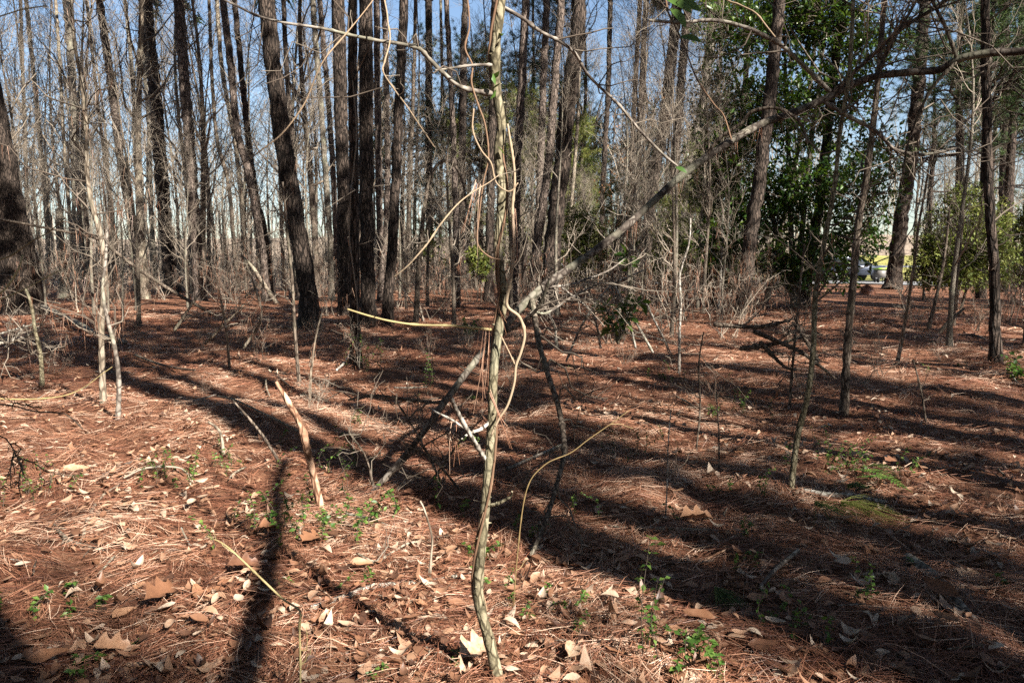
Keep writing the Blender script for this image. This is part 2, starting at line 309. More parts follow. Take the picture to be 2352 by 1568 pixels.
# ------------------------------------------------------------------ pine crowns (shared meshes)
def crown_mesh(name, H=8.0, r=0.11, limbs=26, reach=(2.6, 3.4), t0=0.02, needle='pine_green', nd=20, nlen=0.24, nw=0.02, twigs=5, up=0.1):
    mb = MB()
    K = 9; z = np.linspace(0, H, K); stem = np.stack([0.12 * np.sin(z * 0.6 + rng.uniform(0, 6)), 0.12 * np.cos(z * 0.5), z], -1); stem[:, :2] -= stem[0, :2]
    sr = r * (1 - 0.92 * np.linspace(0, 1, K)); mb.tubes(stem, sr, 8)
    A, Ra = grow(stem[None], sr[None], limbs, (t0, 0.97), (1.0, 1.5), reach, 6, up, 0.42, 0.25, 0.05, taper_len=0.72)
    mb.tubes(A, Ra, 5)
    B, Rb = grow(A, Ra, twigs, (0.35, 1.0), (0.4, 1.0), (0.5, 1.15), 4, 0.12, 0.6, 0.4, 0.06)
    mb.tubes(B, Rb, 3)
    pts = np.concatenate([B[:, 2], B[:, 3], A[:, -1], A[:, -2]]); dr = nrm(np.concatenate([B[:, 2] - B[:, 1], B[:, 3] - B[:, 2], A[:, -1] - A[:, -2], A[:, -2] - A[:, -3]]))
    n = len(pts); base = np.repeat(pts, nd, 0) + rng.normal(size=(n * nd, 3)) * 0.05
    d = nrm(np.repeat(dr, nd, 0) + rng.normal(size=(n * nd, 3)) * 0.65)
    blades(mb, base, d, rng.uniform(0.7, 1.2, n * nd) * nlen, nw, 1, np.clip(np.repeat(rng.uniform(0.1, 0.8, n), nd) + rng.normal(size=n * nd) * 0.12, 0, 1), 0.12)
    return mb.mesh(name, [M['pine'], M[needle]])
CROWNS = [crown_mesh('crown', limbs=24 + 2 * k, reach=(2.6, 3.9), nd=46, nlen=0.27, nw=0.034, twigs=4) for k in range(4)]

# ------------------------------------------------------------------ individually placed trees
def stubs(mb, path, rad, n, lo, hi, ln, mat=0, up=0.05, ang=(1.1, 1.7), sub=2):
    i = (path[:, 2] > lo) & (path[:, 2] < hi)
    if i.sum() < 4 or n == 0: return
    A, Ra = grow(path[i][None], rad[i][None], n, (0, 1), ang, ln, 5, up, 0.0, 0.4, 0.07)
    Ra = np.linspace(1, 0.35, 5)[None] * rng.uniform(0.006, 0.013, (n, 1)); mb.tubes(A, Ra, 4, mat, rng.uniform(0.1, 0.8, n))
    if sub:
        B, Rb = grow(A, Ra, sub, (0.3, 0.95), (0.5, 1.1), (ln[0] * 0.3, ln[1] * 0.5), 4, 0.0, 0.6, 0.5, 0.1); mb.tubes(B, Rb, 3, mat, rng.uniform(0.2, 0.9, len(B)))
def drape(mb, pts, n, mat=0, ln=(0.1, 0.2), w=0.0025):
    """brown pine needles caught on twigs, hanging"""
    b = pts[rng.integers(0, len(pts), n)] + rng.normal(size=(n, 3)) * 0.012
    blades(mb, b, nrm(rng.normal(size=(n, 3)) * 0.16 + np.array([0, 0, -1.0])), rng.uniform(ln[0], ln[1], n), w, mat, rng.uniform(0.3, 0.9, n))
def tree(name, label, cat, pts, wb, wt, mat, group=None, D=None, H=15, crown=True, nst=10, S=14, flare=0.6, stub_len=(0.4, 1.5), extra=None, wob=0.012):
    """pts: picture points from the base upwards"""
    b = G(*pts[0]) if D is None else P(*pts[0], D)
    D = b[1]; path = [P(x, y, D) for x, y in pts]
    path[0] = np.array([path[0][0], D, G0(path[0][0], D) - 0.12])
    top = path[-1]; d = nrm(nrm(path[-1] - path[-2]) + np.array([0, 0, 0.8]))
    if crown is not None and top[2] < H - 1: path.append(top + d * (H - top[2]) * 0.5); path.append(top + d * (H - top[2]))
    path = np.array(path); n = int(np.clip((path[-1, 2] - path[0, 2]) / 0.22, 24, 90))
    q = smooth_path(path, n); h = q[:, 2] - path[0, 2]; ht = top[2] - path[0, 2]
    rb, rt = px(wb, D) / 2, px(wt, D) / 2
    r = np.interp(h, [0, ht, max(h[-1], ht + 0.01)], [rb, rt, rt * (0.45 if crown is not None else 1)])
    r = r * (1 + flare * np.exp(-np.maximum(h - 0.1, 0) / 0.3))
    q[1:-1] += rng.normal(size=(n - 2, 3)) * np.array([1, 1, 0]) * wob * rb * 6
    a = np.arange(S); rr = r[:, None] * (1 + 0.05 * rng.normal(size=(n, S)) + 0.06 * np.sin(3 * a * 2 * math.pi / S + rng.uniform(0, 6))[None] * np.exp(-h / 0.5)[:, None])
    base = path[0] + [0, 0, 0.12]; e = thing(name, label, cat, base, group)
    mb = MB().tubes(q[None], rr[None], S)
    stubs(mb, q, r, nst, 1.2, 9.5, stub_len, mat=1)
    if extra: extra(mb, q, r)
    mb.build('trunk', [mat, M['twig'], M['needle']], e, base)
    if crown:
        c = bpy.data.objects.new('crown', CROWNS[rng.integers(0, 4)]); COL.objects.link(c); c.parent = e
        c.location = [float(k) for k in q[-1] - base]; c.rotation_euler = (0, 0, rng.uniform(0, 6)); s = max(r[-1] / 0.11, 0.85) * 1.6; c.scale = (s,) * 3
    return e, q, r

GP = 'tall pines standing in the woods'
pine = M['pine']; pale = M['pine_pale']
tree('pine_tree', 'thickest pine trunk, dark and leaning at the picture edge', 'pine tree', [(58, 722), (35, 600), (5, 450), (-25, 280), (-55, 100), (-75, 0)], 88, 66, pine, GP, nst=8, wob=0.002, flare=0.35, S=22)
tree('pine_tree', 'dark leaning pine second from the thick edge trunk, black along one side', 'pine tree', [(395, 672), (390, 600), (372, 425), (360, 250), (340, 60), (335, 0)], 31, 26, pine, GP)
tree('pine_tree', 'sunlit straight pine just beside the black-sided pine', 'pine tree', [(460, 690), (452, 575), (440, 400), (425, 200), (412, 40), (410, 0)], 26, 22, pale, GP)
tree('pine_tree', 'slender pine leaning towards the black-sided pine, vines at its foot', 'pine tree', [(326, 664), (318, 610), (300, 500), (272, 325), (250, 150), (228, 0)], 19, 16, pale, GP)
tree('oak_tree', 'upright grey trunk with a mossy green foot behind the paired saplings', 'tree', [(195, 638), (190, 500), (175, 350), (165, 175), (152, 0)], 19, 15, M['grey'], GP, H=20)
tree('pine_tree', 'broad dark pine leaning left, nearest trunk of the left half', 'pine tree', [(714, 755), (708, 675), (683, 525), (653, 350), (633, 200), (613, 0)], 42, 36, pine, GP, nst=14)
tree('pine_tree', 'thin black pine right behind the broad leaning pine', 'pine tree', [(690, 690), (680, 500), (673, 350), (661, 200), (651, 0)], 13, 10, pine, GP)
tree('pine_tree', 'dark pine between the broad leaning pine and the vine-clad slim trunk', 'pine tree', [(793, 726), (790, 550), (786, 350), (781, 150), (776, 0)], 31, 28, pine, GP)
def vine_on(mb, q, r):
    i = (q[:, 2] > 0.2) & (q[:, 2] < 4.2); p = q[i] + np.stack([0.06 * np.sin(q[i][:, 2] * 2.3), -r[i] - 0.012 + 0 * r[i], 0 * r[i]], -1); mb.tubes(p[None], np.full((1, len(p)), 0.011), 5, 1, [0.8])
tree('pine_tree', 'slim reddish pine with a pale vine up its front, standing nearest of the centre clump', 'pine tree', [(817, 845), (815, 700), (814, 500), (812, 300), (808, 0)], 23, 20, pine, GP, extra=vine_on)
tree('pine_tree', 'very dark upright pine, widest of the centre clump', 'pine tree', [(846, 752), (844, 600), (842, 400), (841, 200), (840, 0)], 33, 30, pine, GP, nst=14)
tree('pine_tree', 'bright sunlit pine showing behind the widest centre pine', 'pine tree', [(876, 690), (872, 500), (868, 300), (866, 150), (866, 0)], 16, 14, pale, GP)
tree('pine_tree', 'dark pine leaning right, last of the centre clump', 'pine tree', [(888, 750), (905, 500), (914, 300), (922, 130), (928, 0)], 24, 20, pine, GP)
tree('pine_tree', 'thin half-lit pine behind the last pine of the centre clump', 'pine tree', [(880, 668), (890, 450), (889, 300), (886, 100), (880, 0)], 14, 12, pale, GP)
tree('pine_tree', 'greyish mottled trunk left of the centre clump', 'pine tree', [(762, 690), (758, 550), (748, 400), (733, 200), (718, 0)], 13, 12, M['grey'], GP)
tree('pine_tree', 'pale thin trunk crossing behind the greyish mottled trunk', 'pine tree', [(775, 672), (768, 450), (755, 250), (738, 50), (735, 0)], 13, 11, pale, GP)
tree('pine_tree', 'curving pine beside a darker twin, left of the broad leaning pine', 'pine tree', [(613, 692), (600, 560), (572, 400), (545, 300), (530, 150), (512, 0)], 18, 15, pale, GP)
tree('pine_tree', 'darker of two crossing pines left of the broad leaning pine', 'pine tree', [(625, 682), (605, 520), (588, 450), (568, 300), (553, 150), (538, 0)], 15, 12, pine, GP)
tree('pine_tree', 'far dark pine with green needles in the gap right of the centre clump', 'pine tree', [(988, 652), (986, 450), (985, 300), (985, 50), (984, 0)], 17, 15, pine, GP, H=15)
tree('pine_tree', 'narrow bright pink-barked pine in the gap left of the vine-wrapped sapling', 'pine tree', [(1048, 706), (1048, 550), (1042, 350), (1033, 150), (1025, 0)], 15, 11, pale, GP)
tree('pine_tree', 'dark far pine directly left of the vine-wrapped sapling', 'pine tree', [(1064, 664), (1062, 450), (1062, 300), (1066, 100), (1070, 0)], 17, 15, pine, GP, H=16)
tree('pine_tree', 'reddish pine hidden behind the vine-wrapped sapling', 'pine tree', [(1122, 694), (1126, 500), (1130, 300), (1134, 100), (1136, 0)], 20, 17, pine, GP)
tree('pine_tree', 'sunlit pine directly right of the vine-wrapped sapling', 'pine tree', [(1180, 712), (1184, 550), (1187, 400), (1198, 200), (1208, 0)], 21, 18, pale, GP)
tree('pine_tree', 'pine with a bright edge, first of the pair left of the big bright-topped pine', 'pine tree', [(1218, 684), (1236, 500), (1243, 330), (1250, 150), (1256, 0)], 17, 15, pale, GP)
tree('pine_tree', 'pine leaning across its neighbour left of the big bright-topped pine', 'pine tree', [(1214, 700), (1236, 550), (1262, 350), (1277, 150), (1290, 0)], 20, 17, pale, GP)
tree('pine_tree', 'big pine, dark below and sunlit above, behind the base of the arching trunk', 'pine tree', [(1258, 722), (1264, 620), (1282, 450), (1300, 280), (1317, 140), (1332, 0)], 42, 32, pine, GP, nst=14)
tree('young_pine_tree', 'pale thin stem behind the big bright-topped pine', 'tree', [(1300, 665), (1304, 560), (1318, 400), (1325, 300)], 9, 8, M['tan'], GP)
tree('pine_tree', 'thin twiggy pine standing alone right of the big bright-topped pine', 'pine tree', [(1376, 672), (1386, 400), (1397, 200), (1402, 0)], 12, 11, pine, GP, nst=24)
tree('pine_tree', 'thin dark pine left of two close dark pines, right of centre', 'pine tree', [(1438, 662), (1451, 350), (1462, 150), (1470, 0)], 11, 10, pine, GP, nst=16)
tree('pine_tree', 'half-lit pine with twiggy stubs beside the thin dark pine right of centre', 'pine tree', [(1455, 660), (1463, 450), (1476, 150), (1485, 0)], 13, 12, pine, GP, nst=20)
tree('pine_tree', 'dark lichen-spotted pine leaning right, first of three close together', 'pine tree', [(1476, 655), (1496, 450), (1521, 300), (1541, 150), (1556, 0)], 26, 23, pine, GP, nst=14)
tree('pine_tree', 'dark pine in the middle of three close together, right of centre', 'pine tree', [(1526, 660), (1548, 400), (1566, 175), (1580, 20), (1583, 0)], 21, 18, pine, GP)
tree('hardwood_tree', 'smooth pale trunk leaning right, last of three close together', 'tree', [(1542, 665), (1561, 525), (1581, 400), (1606, 275), (1626, 150), (1642, 0)], 19, 18, M['smooth'], GP, nst=4)
tree('hardwood_tree', 'thin dark trunk beside the smooth pale leaning trunk', 'tree', [(1626, 655), (1641, 450), (1652, 200), (1660, 0)], 9, 8, M['darkwood'], GP)
tree('pine_tree', 'slim pine with a bright edge standing in front of the evergreen, thinner one', 'pine tree', [(1676, 660), (1696, 400), (1711, 200), (1722, 0)], 13, 11, pine, GP)
tree('pine_tree', 'large furrowed pine in front of the evergreen tree', 'pine tree', [(1706, 722), (1722, 560), (1746, 400), (1768, 225), (1781, 100), (1790, 0)], 33, 26, pine, GP, nst=12)
tree('pine_tree', 'shaggy pine leaning right, half hidden by the evergreen leaves', 'pine tree', [(1844, 706), (1884, 450), (1904, 275), (1921, 120), (1936, 0)], 23, 18, pine, GP, nst=18)
tree('hardwood_tree', 'thin leaning trunk between the furrowed pine and the shaggy pine', 'tree', [(1760, 690), (1800, 500), (1852, 250), (1866, 150), (1882, 0)], 11, 8, M['darkwood'], GP)
tree('pine_tree', 'stout pine leaning right beside the parked car', 'pine tree', [(2049, 664), (2070, 500), (2094, 350), (2109, 200), (2122, 50), (2128, 0)], 33, 24, pine, GP, nst=26, stub_len=(1.0, 3.2))
tree('pine_tree', 'straight dark pine with many thin dead limbs, nearest of the right edge', 'pine tree', [(2288, 835), (2284, 650), (2272, 450), (2266, 250), (2264, 0)], 22, 18, pine, GP, nst=44, stub_len=(0.6, 1.7))
tree('pine_tree', 'far bushy pine behind the straight pine with dead limbs', 'pine tree', [(2306, 652), (2305, 450), (2308, 250), (2306, 0)], 20, 18, pine, GP, H=14, nst=34, stub_len=(1.0, 2.8))
# thin trees of the left half
for lab, pts, w, m in [
    ('thin dark trunk between the thick edge pine and a pale trunk', [(64, 632), (62, 475), (55, 250), (47, 0)], 9, 'darkwood'),
    ('pale bare trunk, first pale one right of the thick edge pine', [(112, 640), (107, 500), (92, 325), (75, 150), (60, 0)], 11, 'tan'),
    ('thin trunk with ivy rising between the slender pine and the black-sided pine', [(333, 634), (320, 400), (310, 250), (300, 125), (287, 0)], 10, 'grey'),
    ('forked grey trunk behind the sunlit straight pine', [(352, 640), (345, 400), (340, 260), (328, 120), (322, 0)], 10, 'grey'),
    ('crooked dark thin tree right of the sunlit straight pine', [(545, 662), (525, 430), (500, 330), (488, 200), (480, 0)], 9, 'darkwood'),
    ('short thick broken trunk right of the thick edge pine', [(145, 685), (143, 620), (140, 560), (136, 480)], 20, 'grey'),
    ('thin straight pole tree right of the short broken trunk', [(170, 655), (165, 560), (150, 380), (140, 200), (128, 0)], 8, 'tan'),
    ('lean dark trunk close left of the slender pine', [(262, 655), (258, 480), (232, 300), (215, 150), (198, 0)], 8, 'darkwood'),
    ('pale forked tree left of the broad leaning pine', [(560, 655), (556, 480), (540, 330), (510, 160), (498, 0)], 11, 'tan'),
    ('thin pale trunk standing behind the broad leaning pine', [(652, 668), (645, 450), (640, 250), (632, 90), (628, 0)], 9, 'tan'),
    ('thin grey stem left of the narrow pink-barked pine', [(1010, 655), (1012, 450), (1016, 250), (1012, 0)], 8, 'grey'),
    ('dim thin trunk right of the last pine of the centre clump', [(938, 672), (940, 450), (948, 250), (955, 0)], 10, 'darkwood'),
    ('pale stem right behind the sunlit pine beside the vine-wrapped sapling', [(1220, 655), (1222, 450), (1226, 250), (1224, 0)], 7, 'tan'),
]:
    short = 'broken' in lab
    tree('bare_tree', lab, 'tree', pts, w, w * 0.8, M[m], 'thin bare trees among the pines', crown=None if short else False, H=16, nst=4 if short else 26, S=8, stub_len=(0.8, 2.6))

# ------------------------------------------------------------------ shared bare trees, far pines, shrubs
def hardwood(H, seed, mat, n1=22):
    e = thing('bare_tree', '', '', (0, 0, -500)); K = 14; z = np.linspace(-0.3, H, K)
    a = rng.uniform(0, 6); p = np.stack([0.018 * H * np.sin(z / H * 5 + a) * z / H * 2, 0.018 * H * np.cos(z / H * 4 + a) * z / H * 2, z], -1)
    r = H * 0.0075 * (1 - 0.88 * np.linspace(0, 1, K)); r[0] *= 1.4
    MB().tubes(p, r, 8).build('trunk', mat, e)
    mb = MB(); A, Ra = grow(p[None], r[None], n1, (0.2, 0.97), (0.45, 0.95), (H * 0.15, H * 0.3), 7, 0.3, 0.5, 0.25, 0.035, 0.55); mb.tubes(A, Ra, 4, 0, rng.uniform(0.3, 0.8, len(A)))
    B, Rb = grow(A, Ra, 6, (0.2, 1), (0.4, 1.0), (H * 0.05, H * 0.12), 4, 0.2, 0.6, 0.4, 0.06); mb.tubes(B, np.maximum(Rb, 0.006), 3, 0, rng.uniform(0.3, 0.9, len(B)))
    C, Rc = grow(B, Rb, 5, (0.2, 1), (0.4, 1.1), (H * 0.02, H * 0.055), 3, 0.1, 0.7, 0.6, 0.08); mb.tubes(C, np.maximum(Rc, 0.005), 3, 0, rng.uniform(0.3, 1.0, len(C)))
    mb.build('crown', M['twig_pale'] if seed % 3 else M['twig'], e); return e
HW = [hardwood(rng.uniform(17, 24), k, [M['tan'], M['grey'], M['darkwood']][k % 3]) for k in range(8)]
def farpine(H, c0, needle, seed):
    e = thing('pine_tree', '', '', (0, 0, -500)); K = 10; z = np.linspace(-0.3, H * c0 + 0.05, K)
    p = np.stack([0.1 * np.sin(z * 0.3 + seed), 0.1 * np.cos(z * 0.25), z], -1); p[:, :2] -= p[-1, :2]
    r0 = 0.013 * H; r1 = r0 * (1 - c0 * 0.75); MB().tubes(p, np.linspace(r0, r1, K), 10).build('trunk', M['pine'], e)
    c = bpy.data.objects.new('crown', crown_mesh('crown', H * (1 - c0), r1, 46, (H * 0.16, H * 0.22), 0.0, needle, 26, 0.3, 0.022, 7)); COL.objects.link(c); c.parent = e; c.location = (0, 0, H * c0)
    return e
FP = [farpine(16, 0.35, 'pine_green', 1), farpine(12, 0.12, 'pine_tan', 2), farpine(18, 0.45, 'pine_green', 3), farpine(9, 0.08, 'pine_tan', 4)]
def shrub(H, seed, n0=7, spread=0.45):
    e = thing('bare_shrub', '', '', (0, 0, -500)); mb = MB()
    s = np.linspace(0, 1, 7)[None, :, None]; D = nrm(rng.normal(size=(n0, 1, 3)) * np.array([spread, spread, 0.05]) + np.array([0, 0, 1.0]))
    L = rng.uniform(0.5, 1.0, (n0, 1, 1)) * H; Pt = D * L * s + rng.normal(size=(n0, 1, 3)) * np.array([0.1, 0.1, 0]) + np.cumsum(rng.normal(size=(n0, 7, 3)) * 0.03, 1) * L * (s > 0); Pt[:, 0, 2] = -0.08
    R = np.linspace(1, 0.3, 7)[None] * rng.uniform(0.007, 0.013, (n0, 1)); mb.tubes(Pt, R, 4, 0, rng.uniform(0.2, 0.9, n0))
    B, Rb = grow(Pt, R, 7, (0.2, 1), (0.4, 1.2), (H * 0.12, H * 0.3), 4, 0.1, 0.6, 0.45, 0.08); mb.tubes(B, np.maximum(Rb, 0.003), 3, 0, rng.uniform(0.2, 1, len(B)))
    C, Rc = grow(B, Rb, 3, (0.2, 1), (0.4, 1.2), (H * 0.04, H * 0.12), 3, 0.0, 0.7, 0.5, 0.1); mb.tubes(C, np.maximum(Rc, 0.0024), 3, 0, rng.uniform(0.2, 1, len(C)))
    drape(mb, B.reshape(-1, 3), 260, 1, w=0.004)
    mb.build('stems', [M['twig'] if seed % 2 else M['twig_pale'], M['needle']], e); return e
SHR = [shrub(rng.uniform(1.2, 2.8), k) for k in range(7)]
ANCH = [(20, 'the thick edge pine'), (195, 'the mossy-footed grey trunk'), (326, 'the slender leaning pine'), (395, 'the black-sided pine'), (460, 'the sunlit straight pine'), (613, 'the curving pine'), (705, 'the broad leaning pine'), (793, 'the dark clump pine'), (846, 'the widest centre pine'),
        (905, 'the last clump pine'), (1045, 'the pink-barked pine'), (1145, 'the vine-wrapped sapling'), (1262, 'the big bright-topped pine'), (1385, 'the thin twiggy pine'), (1500, 'the lichen-spotted pine'), (1560, 'the smooth pale trunk'), (1715, 'the furrowed pine'), (1860, 'the shaggy pine'), (2060, 'the stout pine'), (2284, 'the straight dead-limbed pine')]
FOOT = [(97, 880, 'the short mossy sapling'), (255, 940, 'the crossing saplings'), (90, 1150, 'the sprigs in the brightest patch'), (375, 1095, 'the pale arched twig'), (640, 1400, 'the upright bent twig'), (735, 1170, 'the upright broken branch'), (714, 755, 'the broad leaning pine'), (817, 845, 'the slim vine-clad pine'), (1120, 1500, 'the vine-wrapped sapling foot'), (890, 1100, 'the foot of the arching trunk'),
        (1210, 1290, 'the drooping branch tip'), (1258, 730, 'the big bright-topped pine'), (1420, 790, 'the leafy seedling'), (1528, 1190, 'the lichen-twigged stem'), (1600, 1480, 'the leafy vine shoot'), (1706, 730, 'the furrowed pine'), (1800, 800, 'the heap of dark branches'), (1815, 1128, 'the pale-footed leaning sapling'), (2000, 1160, 'the mottled log'), (2180, 1380, 'the dark mossy log'), (1938, 955, 'the tall dark sapling'), (2288, 835, 'the straight dead-limbed pine'), (2060, 842, 'the thin angular sapling')]
REG = []; ORD = ['nearest', 'second nearest', 'third nearest', 'fourth nearest', 'fifth nearest', 'sixth nearest', 'seventh nearest', 'eighth nearest', 'ninth nearest', 'tenth nearest', 'eleventh nearest', 'twelfth nearest']
def assign_labels():
    box_ = {}
    for o, noun, x, y, d in REG:
        if y is None: ax, an = min(ANCH, key=lambda a: abs(a[0] - x)); side = 'left' if x < ax else 'right'; box_.setdefault((noun, f'{side} of {an}'), []).append((d, o))
        else: ax, ay, an = min(FOOT, key=lambda a: (a[0] - x) ** 2 + 2 * (a[1] - y) ** 2); side = 'left' if x < ax else 'right'; box_.setdefault((noun, f'{side} of {an}'), []).append((d, o))
    for (noun, where), lst in box_.items():
        lst.sort(key=lambda t: t[0])
        for i, (_, o) in enumerate(lst): o['label'] = f'{noun} {where}' if len(lst) == 1 else f'{ORD[min(i, 11)]} {noun} {where}'
used = set()
def place(bank, i, loc, rz, sc, name_label, cat, group):
    src = bank[i]; key = src.name
    loc = (loc[0], loc[1], G0(loc[0], loc[1]))
    if key not in used: used.add(key); src.location = loc; src.rotation_euler = (0, 0, rz); src.scale = (sc,) * 3; o = tag(src, name_label, cat, group)
    else: o = dup(src, loc, rz, sc, name_label, cat, group)
    if loc[1] > 8 and 'outside' not in name_label: REG.append((o, name_label, 1176 + FPX * loc[0] / loc[1], None, loc[1]))
    return o
def field(n, x0, x1, d0, d1, mind, avoid=()):
    out = []; tries = 0
    while len(out) < n and tries < 6000:
        tries += 1; u = rng.uniform(x0, x1); d = math.sqrt(rng.uniform(d0 * d0, d1 * d1)); x = (u - 1176) / FPX * d
        if any((x - a) ** 2 + (d - b) ** 2 < mind ** 2 for a, b in out): continue
        if any(a0 < u < a1 and b0 < d < b1 for a0, a1, b0, b1 in avoid): continue
        out.append((x, d))
    return out
AV = [(1850, 2120, 20, 70)]
for k, (x, d) in enumerate(field(62, -150, 900, 32, 95, 2.1)):
    place(HW, k % 8, (x, d), rng.uniform(0, 6), rng.uniform(0.85, 1.2), 'leafless tree in the far wood', 'tree', 'leafless trees of the far left wood')
for k, (x, d) in enumerate(field(48, 900, 1700, 34, 100, 2.2)):
    place(HW, k % 8, (x, d), rng.uniform(0, 6), rng.uniform(0.8, 1.1), 'leafless tree in the far wood', 'tree', 'leafless trees of the far centre wood')
for k, (x, d) in enumerate(field(26, 1650, 2500, 60, 125, 3.0)):
    place(HW, k % 8, (x, d), rng.uniform(0, 6), rng.uniform(0.75, 1.05), 'leafless tree on the far slope', 'tree', 'leafless trees beyond the driveway')
for k, (x, d) in enumerate(field(22, 900, 1660, 38, 74, 3.2)):
    place(FP, [1, 0, 3, 2][k % 4], (x, d), rng.uniform(0, 6), rng.uniform(0.8, 1.15), 'far olive-green pine', 'pine tree', 'green pines beyond the centre trunks')
for k, (x, d) in enumerate(field(11, 2070, 2480, 28, 60, 3.2, AV)):
    place(FP, [0, 2][k % 2], (x, d), rng.uniform(0, 6), rng.uniform(0.9, 1.2), 'bushy green-needled pine', 'pine tree', 'green pines of the upper right corner')
for n, x0, x1, d0, d1, lab, grp in [(26, -60, 700, 24, 44, 'leafless twiggy shrub', 'twiggy shrubs under the left pines'),
                                    (34, 700, 1250, 19, 44, 'leafless twiggy shrub', 'twiggy shrubs under the centre pines'),
                                    (34, 1250, 1860, 15, 40, 'leafless twiggy shrub', 'twiggy shrubs right of centre'),
                                    (12, 1900, 2400, 12, 34, 'leafless twiggy shrub', 'twiggy shrubs near the right edge')]:
    for k, (x, d) in enumerate(field(n, x0, x1, d0, d1, 1.0, [(1900, 2060, 14, 60)])):
        place(SHR, k % 7, (x, d), rng.uniform(0, 6), rng.uniform(0.8, 1.7), lab, 'shrub', grp)

for n, x0, x1, d0, d1, lab, grp in [(26, -80, 760, 17, 42, 'slim leafless pole sapling', 'pole saplings among the left pines'),
                                    (24, 880, 1420, 18, 42, 'slim leafless pole sapling', 'pole saplings among the centre pines'),
                                    (20, 1420, 1700, 16, 40, 'slim leafless pole sapling', 'pole saplings right of centre'),
                                    (10, 2060, 2420, 14, 36, 'slim leafless pole sapling', 'pole saplings near the right edge')]:
    for k, (x, d) in enumerate(field(n, x0, x1, d0, d1, 1.2, [(1900, 2060, 14, 60), (-100, 150, 10, 25)])):
        o = place(HW, [1, 2, 5, 4, 7][k % 5], (x, d), rng.uniform(0, 6), rng.uniform(0.22, 0.42), lab, 'sapling', grp)
for k, (x, d) in enumerate(field(6, 1400, 1640, 24, 44, 2.2)):
    place(FP, [3, 1][k % 2], (x, d), rng.uniform(0, 6), rng.uniform(0.35, 0.6), 'young bushy pine', 'pine tree', 'young pines of the thicket')
th = MB(); N = 3400
d = np.sqrt(rng.uniform(44 ** 2, 84 ** 2, N)); x = rng.uniform(-0.75, 0.78, N) * d
ok = ~((x > 0.36 * d) & (x < 0.56 * d)); x, d = x[ok], d[ok]; N = len(x)
b0 = np.stack([x, d, ground_z(x, d) - 0.1], -1); s6 = np.linspace(0, 1, 4)[None, :, None]; H = np.clip(0.9 + rng.exponential(2.1, N), 0, 9)
T0 = b0[:, None] + nrm(rng.normal(size=(N, 1, 3)) * np.array([0.22, 0.22, 0]) + np.array([0, 0, 1.0])) * H[:, None, None] * s6 + np.cumsum(rng.normal(size=(N, 4, 3)) * 0.12, 1) * (s6 > 0)
R0 = rng.uniform(0.012, 0.03, (N, 1)) * np.linspace(1, 0.4, 4); th.tubes(T0, R0, 3, 0, rng.uniform(0, 1, N))
A, Ra = grow(T0, R0, 6, (0.2, 1), (0.4, 1.1), (0.5, 1.7), 3, 0.1, 0.6, 0.5, 0.1); th.tubes(A, np.maximum(Ra, 0.008), 3, 0, rng.uniform(0.1, 1, len(A)))
k = rng.integers(0, len(A), 12000); k = k[(A[k, 1, 0] > -6)]; leaves(th, A[k, 1] + rng.normal(size=(len(k), 3)) * 0.2, nrm(rng.normal(size=(len(k), 3))), rng.uniform(0.12, 0.28, len(k)), 0.5, 1, rng.uniform(0.3, 1, len(k)))
tag(th.build('undergrowth', [M['twig_pale'], M['sunny']]), 'dense twiggy undergrowth closing the distance behind the trunks', 'undergrowth', kind='stuff')
for k, (x, d) in enumerate(field(34, -20, 2380, 7.0, 16, 0.9, [(900, 1350, 3, 9)])):
    place(SHR, k % 7, (x, d), rng.uniform(0, 6), rng.uniform(0.2, 0.5), 'small dry twig clump', 'shrub', 'dry twig clumps on the forest floor')
# far-off wood on the slope: one mass
fw = MB(); N = 280
d = np.sqrt(rng.uniform(66 ** 2, 170 ** 2, N)); x = rng.uniform(-0.75, 0.8, N) * d
ok = ~((x > 9) & (x < 46) & (d < 88)); x, d = x[ok], d[ok]; N = len(x); H = rng.uniform(11, 20, N)
s6 = np.linspace(0, 1, 7)[None, :, None]; b0 = np.stack([x, d, ground_z(x, d) - 0.3], -1)
T0 = b0[:, None] + np.array([0, 0, 1.0]) * H[:, None, None] * s6 + np.cumsum(rng.normal(size=(N, 7, 3)) * 0.22, 1) * np.array([1, 1, 0]) * (s6 > 0)
R0 = rng.uniform(0.05, 0.15, (N, 1)) * np.linspace(1, 0.25, 7); fw.tubes(T0, R0, 4, 0, rng.uniform(0.2, 1, N))
A, Ra = grow(T0, R0, 13, (0.15, 1), (0.4, 0.95), (2.0, 4.6), 4, 0.25, 0.5, 0.4, 0.07, 0.4); fw.tubes(A, np.maximum(Ra, 0.012), 3, 0, rng.uniform(0.2, 1, len(A)))
B, Rb = grow(A, Ra, 3, (0.2, 1), (0.4, 1.0), (0.8, 2.2), 3, 0.1, 0.6, 0.5, 0.1); fw.tubes(B, np.maximum(Rb, 0.01), 3, 0, rng.uniform(0.2, 1, len(B)))
tag(fw.build('far_wood', M['twig_pale']), 'pale leafless wood far off on the slope behind all trunks', 'wood', kind='stuff')

